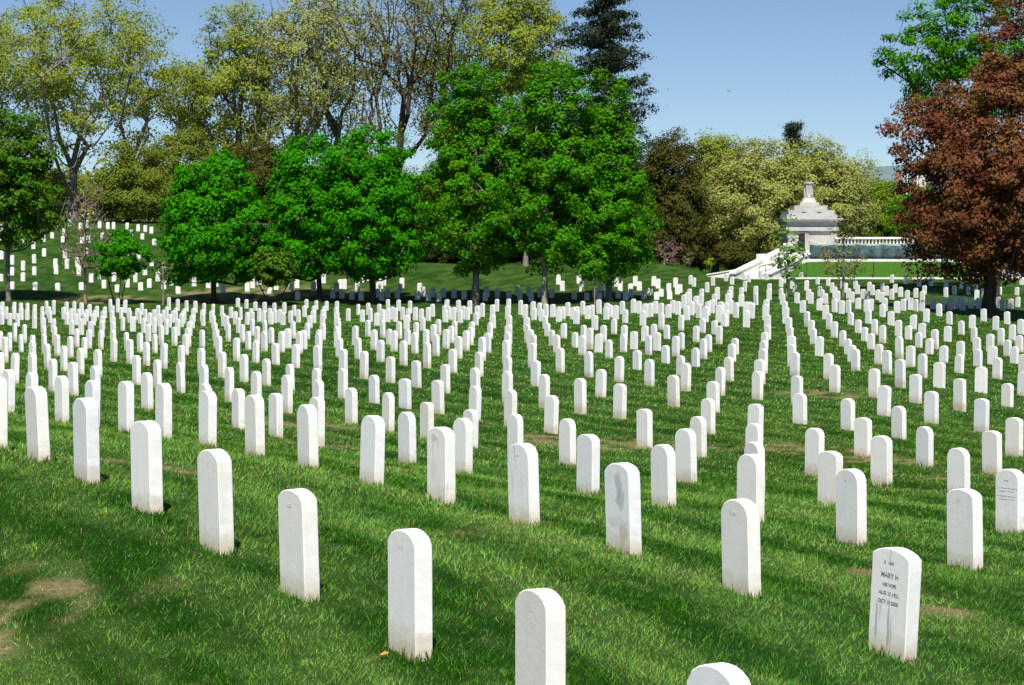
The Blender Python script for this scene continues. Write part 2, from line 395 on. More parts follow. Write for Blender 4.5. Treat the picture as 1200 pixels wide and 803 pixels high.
# ------------------------------------------------------------------ grass
def make_grass():
    V = []; P = []; C = []; base = 0
    for (d0, d1, dens, w, hgt, seg) in ((6.6, 10.5, 5200, .0044, .036, 1), (10.5, 16, 2900, .0055, .037, 1), (16, 26, 1150, .0080, .040, 1), (26, 42, 380, .014, .044, 1), (42, 66, 110, .026, .050, 1), (66, 112, 30, .05, .06, 1)):
        ym = (d0 + d1) / 2; area = 2 * (.275 * ym + 1.5) * (d1 - d0)
        n = int(dens * area)
        y = np.sqrt(rng.uniform(d0 * d0, d1 * d1, n)); x = rng.uniform(-1, 1, n) * (.275 * y + 1.5)
        c, dry = lawn_tint(x, y)
        keep = rng.random(n) > dry * .30
        x, y, c, dry = x[keep], y[keep], c[keep], dry[keep]; n = len(x)
        z = ground_z(x, y) + (fbm(x * .8, y * .8, 2) - .5) * .05 - .004
        tuft = fbm(x * 6.5 + 2, y * 6.5 + 8, 3)
        h = hgt * rng.uniform(.4, 1.35, n) * (.35 + 1.5 * tuft ** 1.5) * (1 - .45 * dry)
        a = rng.uniform(0, 2 * math.pi, n); lean = rng.uniform(.2, 1.3, n) * h
        la = a + rng.normal(1.57, .9, n) + 5 * fbm(x * 3, y * 3, 2)
        wx, wy = np.cos(a) * w * .5, np.sin(a) * w * .5
        lx, ly = np.cos(la) * lean + .15 * h, np.sin(la) * lean
        jit = np.stack([rng.uniform(.6, 1.45, n), np.ones(n), rng.uniform(.5, 1.2, n)], 1); jit = 1 + (jit - 1) * (1 - .85 * dry)[:, None]
        cc = c * 1.20 * rng.uniform(.35, 1.75, n)[:, None] * jit
        gr = rng.random(n) < dry * .35; cc[gr] = np.array([.10, .19, .03]) * rng.uniform(.6, 1.3, gr.sum())[:, None]
        glint = rng.random(n) < .10; cc[glint] = np.array([.17, .36, .07]) * rng.uniform(.7, 1.3, glint.sum())[:, None]  # scattered pale blades are highlights painted as colour
        st = rng.random(n) < .03; cc[st] = np.array([.36, .30, .15]) * rng.uniform(.6, 1.1, st.sum())[:, None]
        if seg == 1:
            v = np.stack([np.stack([x - wx, y - wy, z], 1), np.stack([x + wx, y + wy, z], 1), np.stack([x + lx, y + ly, z + h], 1)], 1)
            p = np.arange(n * 3).reshape(n, 3)
        else:
            v = np.stack([np.stack([x - wx, y - wy, z], 1), np.stack([x + wx, y + wy, z], 1),
                          np.stack([x + wx * .75 + lx * .35, y + wy * .75 + ly * .35, z + h * .62], 1), np.stack([x - wx * .75 + lx * .35, y - wy * .75 + ly * .35, z + h * .62], 1),
                          np.stack([x + lx, y + ly, z + h], 1)], 1)
            q = np.arange(n)[:, None] * 5
            p = np.concatenate([q + np.array([0, 1, 2]), q + np.array([0, 2, 3]), q + np.array([3, 2, 4])])
        k = v.shape[1]
        V.append(v.reshape(-1, 3)); C.append(np.repeat(cc, k, 0)); P.append(p + base); base += n * k
    me = np_mesh("grass", np.concatenate(V), np.concatenate(P), M['grass'], np.clip(np.concatenate(C), 0, 1))
    return tag(link(bpy.data.objects.new("grass", me)), "short green turf with lighter mowing bands and straw coloured worn spots", "grass", kind="stuff")
make_grass()

# ------------------------------------------------------------------ headstones
def stone_mesh(name, w, t, hgt, rise, corner, m, jig=0.0, seed=0):
    """upright slab: arched top, chamfered edges, 0.45 m of it in the ground"""
    rs = np.random.default_rng(seed)
    n = 8; hw = w / 2
    side = [0.0] + [(hgt - rise - corner) * k / 9 for k in range(1, 9)]
    prof = [(-hw, -.45)] + [(-hw, z) for z in side] + [(-hw, hgt - rise - corner)]
    r = (hw * hw + rise * rise) / (2 * rise); zc = hgt - r
    a0 = math.asin(min(1, hw / r))
    for k in range(n + 1):
        a = -a0 + 2 * a0 * k / n
        x = r * math.sin(a); z = zc + r * math.cos(a)
        e = abs(x) / hw; z -= corner * max(0, (e - .72) / .28) ** 2
        prof.append((x * (1 - .02 * max(0, (e - .8) / .2)), z))
    prof += [(hw, hgt - rise - corner)] + [(hw, z) for z in reversed(side)] + [(hw, -.45)]
    # drop near-coincident points
    pr = [prof[0]]
    for p in prof[1:]:
        if math.hypot(p[0] - pr[-1][0], p[1] - pr[-1][1]) > .004: pr.append(p)
    P = np.array(pr); N = len(P)
    cx, cz = 0.0, hgt * .45
    b = .006
    ins = P.copy()
    ins[:, 0] -= np.sign(P[:, 0]) * b * np.minimum(1, np.abs(P[:, 0]) / hw * 1.0)
    ins[:, 1] -= b * (P[:, 1] > hgt - rise - corner - .001)
    vs = []
    for (Q, y) in ((ins, -t / 2), (P, -t / 2 + b), (P, t / 2 - b), (ins, t / 2)):
        for (x, z) in Q: vs.append((x + rs.normal(0, jig), y, z + rs.normal(0, jig * .6)))
    fs = []
    for ring in range(3):
        for k in range(N - 1):
            a, c = ring * N + k, (ring + 1) * N + k
            fs.append((a, a + 1, c + 1, c))
    fs.append(tuple(range(N - 1, -1, -1))); fs.append(tuple(3 * N + k for k in range(N)))
    fs.append((0, N, 2 * N, 3 * N, 4 * N - 1, 3 * N - 1, 2 * N - 1, N - 1))
    me = bpy.data.meshes.new(name); me.from_pydata(vs, [], fs); me.update()
    bmx = bmesh.new(); bmx.from_mesh(me); bmesh.ops.recalc_face_normals(bmx, faces=bmx.faces); bmx.to_mesh(me); bmx.free()
    me.materials.append(m); return me

VAR = []
for k, (w, t, rise, corner) in enumerate([(.325, .100, .062, .020), (.330, .102, .052, .012), (.320, .098, .070, .026), (.332, .100, .046, .006), (.322, .104, .058, .018), (.328, .097, .066, .022)]):
    for mm in ('marble', 'marble_veined'):
        VAR.append(stone_mesh("headstone", w, t, .65, rise, corner, M[mm], .0009, k))

ORD = "first second third fourth fifth sixth seventh eighth ninth tenth eleventh twelfth thirteenth fourteenth fifteenth sixteenth seventeenth eighteenth nineteenth twentieth".split()
def ordinal(n):
    if n <= 20: return ORD[n - 1]
    tens = {20: "twenty", 30: "thirty", 40: "forty"}[n // 10 * 10]
    return {20: "twentieth", 30: "thirtieth", 40: "fortieth"}[n] if n % 10 == 0 else tens + "-" + ORD[n % 10 - 1]

def text_mesh(body, size, extrude, m, bold=0.0):
    cu = bpy.data.curves.new("lettering", 'FONT'); cu.body = body; cu.size = size; cu.extrude = extrude; cu.align_x = 'CENTER'
    cu.resolution_u = 3; cu.offset = bold
    o = bpy.data.objects.new("lettering", cu); col.objects.link(o)
    bpy.context.view_layer.update()
    me = bpy.data.meshes.new_from_object(o.evaluated_get(bpy.context.evaluated_depsgraph_get()))
    bpy.data.objects.remove(o); bpy.data.curves.remove(cu)
    me.materials.clear(); me.materials.append(m); return me

def lettering(stone, body, size, z, m, x=0.0, t=.10, name="inscription_line", bold=0.0):
    o = link(bpy.data.objects.new(name, text_mesh(body, size, .0008, m, bold)), stone)
    o.location = (x, -t / 2 - .0006, z); o.rotation_euler = (R(90), 0, 0)
    return o

# plan position, height above the smooth turf, row (counted from the front), tilt of the slab
STONES = [
    (0.82, 7.70, -0.04, 1, -0.02), (0.13, 8.94, -0.01, 1, -0.02), (-0.53, 10.15, 0.01, 1, -0.02), (-1.24, 11.42, -0.00, 1, -0.02), (-1.91, 12.64, -0.00, 1, -0.02),
    (-2.59, 13.88, -0.00, 1, -0.02), (-3.29, 15.14, 0.01, 1, -0.02), (-3.95, 16.34, -0.00, 1, -0.02), (-4.61, 17.53, 0.01, 1, -0.02), (2.27, 11.63, 0.00, 2, -0.02),
    (1.53, 12.98, -0.01, 2, -0.02), (0.82, 14.27, 0.01, 2, -0.02), (0.10, 15.58, 0.01, 2, -0.02), (-0.61, 16.85, 0.00, 2, -0.02), (-1.30, 18.10, -0.00, 2, -0.02),
    (-2.02, 19.40, -0.00, 2, -0.02), (-2.71, 20.64, 0.01, 2, 0.00), (-3.41, 21.91, -0.01, 2, 0.00), (-4.13, 23.20, 0.01, 2, 0.00), (-4.82, 24.45, -0.01, 2, 0.00),
    (-5.51, 25.70, -0.01, 2, 0.00), (-6.18, 26.89, -0.00, 2, 0.00), (-6.93, 28.25, 0.01, 2, 0.00), (-7.56, 29.39, 0.01, 2, 0.00), (3.65, 15.71, 0.00, 3, -0.02),
    (2.95, 16.97, 0.01, 3, -0.02), (2.23, 18.28, -0.00, 3, -0.02), (1.52, 19.55, -0.00, 3, -0.02), (0.81, 20.84, -0.01, 3, 0.00), (-0.59, 23.37, 0.02, 3, 0.00),
    (-1.32, 24.67, 0.02, 3, 0.00), (-2.71, 27.19, 0.04, 3, 0.00), (-3.44, 28.51, 0.01, 3, 0.00), (-4.17, 29.82, -0.02, 3, 0.00), (-4.88, 31.10, -0.03, 3, 0.00),
    (-6.25, 33.57, -0.01, 3, 0.00), (-7.69, 36.17, -0.01, 3, 0.00), (-8.38, 37.42, -0.00, 3, 0.00), (-9.05, 38.63, -0.01, 3, 0.00), (-9.77, 39.94, 0.04, 3, 0.00),
    (-10.45, 41.17, 0.00, 3, 0.00), (-10.99, 42.13, -0.03, 3, 0.00), (5.04, 19.75, -0.00, 4, -0.02), (3.63, 22.30, -0.03, 4, 0.00), (2.93, 23.56, -0.02, 4, 0.00),
    (2.22, 24.85, 0.04, 4, 0.00), (0.78, 27.44, 0.00, 4, 0.00), (0.05, 28.75, -0.03, 4, 0.00), (-0.64, 30.00, -0.06, 4, 0.00), (-1.36, 31.29, -0.04, 4, 0.00),
    (-2.06, 32.56, 0.01, 4, 0.00), (-2.78, 33.87, 0.00, 4, 0.00), (-3.48, 35.14, 0.03, 4, 0.00), (-4.18, 36.39, 0.04, 4, 0.00), (-4.93, 37.76, 0.04, 4, 0.00),
    (-5.63, 39.01, 0.03, 4, 0.00), (-6.33, 40.28, 0.03, 4, 0.00), (-7.01, 41.50, -0.01, 4, 0.00), (-7.75, 42.84, -0.02, 4, 0.00), (-8.45, 44.10, -0.01, 4, 0.00),
    (-9.85, 46.64, -0.01, 4, 0.00), (-10.54, 47.89, -0.00, 4, 0.00), (-11.23, 49.13, -0.00, 4, 0.00), (-11.94, 50.40, 0.00, 4, 0.00), (-12.64, 51.67, 0.02, 4, 0.00),
    (-13.99, 54.11, 0.05, 4, 0.00), (5.73, 25.06, -0.02, 5, 0.00), (4.99, 26.39, 0.03, 5, 0.00), (4.28, 27.67, 0.05, 5, 0.00), (3.58, 28.93, 0.01, 5, 0.00),
    (2.88, 30.21, -0.01, 5, 0.00), (2.14, 31.54, -0.01, 5, 0.00), (0.68, 34.17, 0.00, 5, 0.00), (-0.03, 35.46, -0.00, 5, 0.00), (-0.70, 36.67, -0.02, 5, 0.00),
    (-1.43, 37.98, 0.01, 5, 0.00), (-2.14, 39.27, -0.03, 5, 0.00), (-2.85, 40.54, -0.04, 5, 0.00), (-3.62, 41.93, -0.02, 5, 0.00), (-4.30, 43.17, -0.07, 5, 0.00),
    (-5.03, 44.49, -0.06, 5, 0.00), (-5.73, 45.75, -0.04, 5, 0.00), (-6.43, 47.01, -0.01, 5, 0.00), (-7.14, 48.30, 0.00, 5, 0.00), (-7.86, 49.61, 0.02, 5, 0.00),
    (-8.58, 50.90, 0.03, 5, 0.00), (-9.26, 52.12, 0.04, 5, 0.00), (-9.95, 53.38, 0.02, 5, 0.00), (-10.65, 54.65, 0.03, 5, 0.00), (-11.37, 55.94, 0.01, 5, 0.00),
    (-12.74, 58.42, -0.01, 5, 0.00), (-13.44, 59.67, -0.01, 5, 0.00), (-14.13, 60.92, -0.01, 5, 0.00), (-14.83, 62.19, -0.02, 5, 0.00), (-15.50, 63.39, -0.07, 5, 0.00),
    (-16.17, 64.60, -0.06, 5, 0.00), (-16.88, 65.88, -0.02, 5, 0.00), (-17.46, 66.92, -0.00, 5, 0.00), (7.14, 29.07, 0.02, 6, 0.00), (6.41, 30.38, -0.01, 6, 0.00),
    (5.69, 31.69, -0.01, 6, 0.00), (4.26, 34.28, -0.02, 6, 0.00), (3.56, 35.53, -0.01, 6, 0.00), (2.10, 38.17, 0.06, 6, 0.00), (1.38, 39.49, 0.08, 6, 0.00),
    (0.67, 40.77, 0.07, 6, 0.00), (-0.10, 42.15, 0.04, 6, 0.00), (-0.81, 43.43, 0.00, 6, 0.00), (-1.52, 44.71, -0.01, 6, 0.00), (-2.24, 46.01, -0.01, 6, 0.00),
    (-2.93, 47.27, -0.00, 6, 0.00), (-3.67, 48.59, 0.03, 6, 0.00), (-4.28, 49.71, 0.02, 6, 0.00), (-5.06, 51.11, 0.02, 6, 0.00), (-5.78, 52.41, -0.01, 6, 0.00),
    (-6.46, 53.64, -0.04, 6, 0.00), (-7.18, 54.94, -0.01, 6, 0.00), (-7.90, 56.24, 0.02, 6, 0.00), (-8.59, 57.48, 0.02, 6, 0.00), (-9.99, 60.01, 0.01, 6, 0.00),
    (-11.39, 62.54, -0.01, 6, 0.00), (-12.10, 63.82, -0.01, 6, 0.00), (-12.78, 65.05, -0.01, 6, 0.00), (-13.48, 66.30, 0.01, 6, 0.00), (-14.16, 67.54, 0.01, 6, 0.00),
    (-14.83, 68.74, 0.01, 6, 0.00), (-15.54, 70.02, 0.03, 6, 0.00), (-16.92, 72.52, 0.05, 6, 0.00), (-17.60, 73.75, 0.02, 6, 0.00), (-18.92, 76.13, 0.05, 6, 0.00),
    (-19.62, 77.40, 0.08, 6, 0.00), (8.51, 33.15, 0.00, 7, 0.00), (7.07, 35.75, -0.04, 7, 0.00), (6.36, 37.04, -0.03, 7, 0.00), (5.64, 38.34, -0.04, 7, 0.00),
    (4.21, 40.93, -0.01, 7, 0.00), (3.49, 42.24, 0.05, 7, 0.00), (2.03, 44.86, -0.03, 7, 0.00), (0.58, 47.49, -0.04, 7, 0.00), (-0.12, 48.76, -0.02, 7, 0.00),
    (-0.84, 50.06, -0.02, 7, 0.00), (-1.55, 51.33, -0.02, 7, 0.00), (-2.28, 52.67, 0.03, 7, 0.00), (-2.98, 53.92, 0.00, 7, 0.00), (-3.70, 55.21, -0.04, 7, 0.00),
    (-4.43, 56.54, -0.03, 7, 0.00), (-5.08, 57.69, -0.10, 7, 0.00), (-5.82, 59.06, 0.03, 7, 0.00), (-6.54, 60.35, 0.02, 7, 0.00), (-7.24, 61.62, -0.01, 7, 0.00),
    (-7.94, 62.88, -0.02, 7, 0.00), (-8.62, 64.11, -0.04, 7, 0.00), (-10.06, 66.70, -0.02, 7, 0.00), (-10.72, 67.88, -0.04, 7, 0.00), (-11.42, 69.15, -0.00, 7, 0.00),
    (-12.11, 70.39, 0.02, 7, 0.00), (-12.82, 71.69, 0.07, 7, 0.00), (9.22, 38.44, 0.03, 8, 0.00), (8.51, 39.73, -0.00, 8, 0.00), (7.79, 41.03, -0.02, 8, 0.00),
    (6.35, 43.63, -0.01, 8, 0.00), (5.63, 44.92, 0.00, 8, 0.00), (4.91, 46.23, 0.01, 8, 0.00), (4.21, 47.49, 0.02, 8, 0.00), (3.43, 48.89, 0.01, 8, 0.00),
    (2.74, 50.15, 0.01, 8, 0.00), (2.02, 51.46, 0.03, 8, 0.00), (1.30, 52.75, 0.00, 8, 0.00), (0.56, 54.10, 0.04, 8, 0.00), (-0.16, 55.39, 0.03, 8, 0.00),
    (-0.86, 56.66, 0.05, 8, 0.00), (-1.58, 57.95, 0.01, 8, 0.00), (-2.29, 59.23, -0.01, 8, 0.00), (-2.99, 60.50, -0.01, 8, 0.00), (-3.72, 61.82, -0.00, 8, 0.00),
    (-4.44, 63.12, 0.00, 8, 0.00), (-5.85, 65.65, -0.10, 8, 0.00), (-6.58, 66.98, -0.08, 8, 0.00), (-8.68, 70.78, -0.06, 8, 0.00), (-9.35, 71.99, -0.04, 8, 0.00),
    (-10.08, 73.30, -0.00, 8, 0.00), (-10.79, 74.59, 0.05, 8, 0.00), (-11.49, 75.85, 0.02, 8, 0.00), (9.98, 43.64, 0.09, 9, 0.00), (9.26, 44.94, 0.04, 9, 0.00),
    (8.55, 46.21, 0.02, 9, 0.00), (7.83, 47.52, 0.02, 9, 0.00), (6.35, 50.18, -0.01, 9, 0.00), (5.69, 51.39, -0.01, 9, 0.00), (4.59, 53.36, -0.10, 9, 0.00),
    (3.53, 55.26, -0.10, 9, 0.00), (0.64, 60.52, 0.07, 9, 0.00), (-0.13, 61.91, 0.04, 9, 0.00), (-0.79, 63.09, -0.02, 9, 0.00), (-1.51, 64.40, 0.00, 9, 0.00),
    (-2.21, 65.67, -0.00, 9, 0.00), (-2.93, 66.96, -0.05, 9, 0.00), (-3.64, 68.23, -0.10, 9, 0.00), (-4.36, 69.54, -0.10, 9, 0.00), (-6.57, 73.51, -0.10, 9, 0.00),
    (-7.20, 74.66, -0.01, 9, 0.00), (-7.92, 75.96, -0.00, 9, 0.00), (-8.62, 77.23, 0.03, 9, 0.00), (-10.05, 79.81, 0.03, 9, 0.00), (-10.73, 81.03, 0.04, 9, 0.00),
    (11.84, 46.82, -0.10, 10, 0.00), (9.96, 50.24, 0.08, 10, 0.00), (8.53, 52.81, 0.01, 10, 0.00), (7.81, 54.12, 0.01, 10, 0.00), (7.10, 55.40, 0.01, 10, 0.00),
    (5.47, 58.34, -0.10, 10, 0.00), (4.69, 59.75, -0.10, 10, 0.00), (3.10, 62.62, -0.06, 10, 0.00), (2.30, 64.07, -0.02, 10, 0.00), (1.50, 65.52, -0.05, 10, 0.00),
    (0.63, 67.09, 0.06, 10, 0.00), (-1.50, 70.94, -0.00, 10, 0.00), (-2.24, 72.27, -0.01, 10, 0.00), (-2.94, 73.54, 0.00, 10, 0.00), (-3.66, 74.83, 0.02, 10, 0.00),
    (-4.37, 76.12, 0.02, 10, 0.00), (-5.10, 77.44, 0.03, 10, 0.00), (-5.78, 78.67, 0.01, 10, 0.00), (-7.18, 81.19, -0.10, 10, 0.00), (13.26, 50.83, -0.02, 11, 0.00),
    (11.37, 54.26, 0.03, 11, 0.00), (10.64, 55.57, 0.01, 11, 0.00), (9.96, 56.80, -0.01, 11, 0.00), (8.49, 59.45, -0.00, 11, 0.00), (7.80, 60.70, 0.06, 11, 0.00),
    (6.98, 62.18, -0.07, 11, 0.00), (6.21, 63.57, 0.01, 11, 0.00), (5.43, 64.98, 0.03, 11, 0.00), (4.63, 66.42, 0.00, 11, 0.00), (3.86, 67.82, -0.04, 11, 0.00),
    (2.77, 69.80, 0.10, 11, 0.00), (2.27, 70.69, -0.08, 11, 0.00), (1.47, 72.12, -0.10, 11, 0.00), (0.58, 73.75, 0.04, 11, 0.00), (-0.85, 76.32, -0.02, 11, 0.00),
    (-1.58, 77.65, -0.01, 11, 0.00), (-2.31, 78.96, -0.02, 11, 0.00), (-3.01, 80.23, 0.01, 11, 0.00), (13.92, 56.21, -0.03, 12, 0.00), (13.14, 57.61, -0.10, 12, 0.00),
    (12.10, 59.50, -0.01, 12, 0.00), (11.38, 60.80, -0.02, 12, 0.00), (10.74, 61.95, -0.10, 12, 0.00), (7.68, 67.47, -0.09, 12, 0.00), (6.90, 68.88, -0.03, 12, 0.00),
    (6.07, 70.38, -0.04, 12, 0.00), (4.22, 73.73, 0.08, 12, 0.00), (3.50, 75.04, 0.00, 12, 0.00), (2.78, 76.33, -0.05, 12, 0.00), (2.05, 77.64, -0.05, 12, 0.00),
    (1.43, 78.77, -0.10, 12, 0.00), (15.59, 59.76, -0.07, 13, 0.00), (14.62, 61.50, -0.10, 13, 0.00), (13.85, 62.90, -0.10, 13, 0.00), (12.81, 64.80, 0.06, 13, 0.00),
    (11.51, 67.13, -0.10, 13, 0.00), (9.19, 71.31, -0.04, 13, 0.00), (7.80, 73.84, 0.05, 13, 0.00), (7.06, 75.17, -0.03, 13, 0.00), (6.08, 76.94, -0.10, 13, 0.00),
    (5.63, 77.76, -0.09, 13, 0.00), (4.18, 80.38, -0.03, 13, 0.00), (1.45, 85.29, -0.10, 13, 0.00), (16.55, 64.58, -0.10, 14, 0.00), (15.30, 66.85, -0.10, 14, 0.00),
    (14.53, 68.24, -0.10, 14, 0.00), (13.00, 71.00, -0.06, 14, 0.00), (12.22, 72.42, -0.05, 14, 0.00), (11.37, 73.95, -0.07, 14, 0.00), (10.67, 75.21, -0.08, 14, 0.00),
    (9.97, 76.49, -0.10, 14, 0.00), (8.23, 79.62, -0.10, 14, 0.00), (7.81, 80.39, -0.03, 14, 0.00), (7.05, 81.76, 0.01, 14, 0.00), (6.33, 83.06, 0.04, 14, 0.00),
    (17.54, 69.37, -0.05, 15, 0.00), (16.78, 70.73, -0.10, 15, 0.00), (15.69, 72.72, 0.07, 15, 0.00), (15.25, 73.51, -0.10, 15, 0.00), (14.24, 75.34, 0.04, 15, 0.00),
    (13.71, 76.29, -0.10, 15, 0.00), (12.81, 77.93, -0.00, 15, 0.00), (12.09, 79.23, -0.03, 15, 0.00), (11.37, 80.53, -0.02, 15, 0.00), (9.13, 84.55, -0.10, 15, 0.00),
    (18.98, 73.32, -0.03, 16, 0.00), (15.94, 78.83, -0.10, 16, 0.00), (14.92, 80.68, 0.00, 16, 0.00), (14.41, 81.60, -0.10, 16, 0.00), (13.47, 83.31, 0.03, 16, 0.00),
    (12.74, 84.62, 0.00, 16, 0.00), (19.63, 78.72, 0.04, 17, 0.00), (18.87, 80.09, -0.04, 17, 0.00), (15.03, 87.03, -0.10, 17, 0.00), (19.57, 85.41, -0.03, 18, 0.00)]
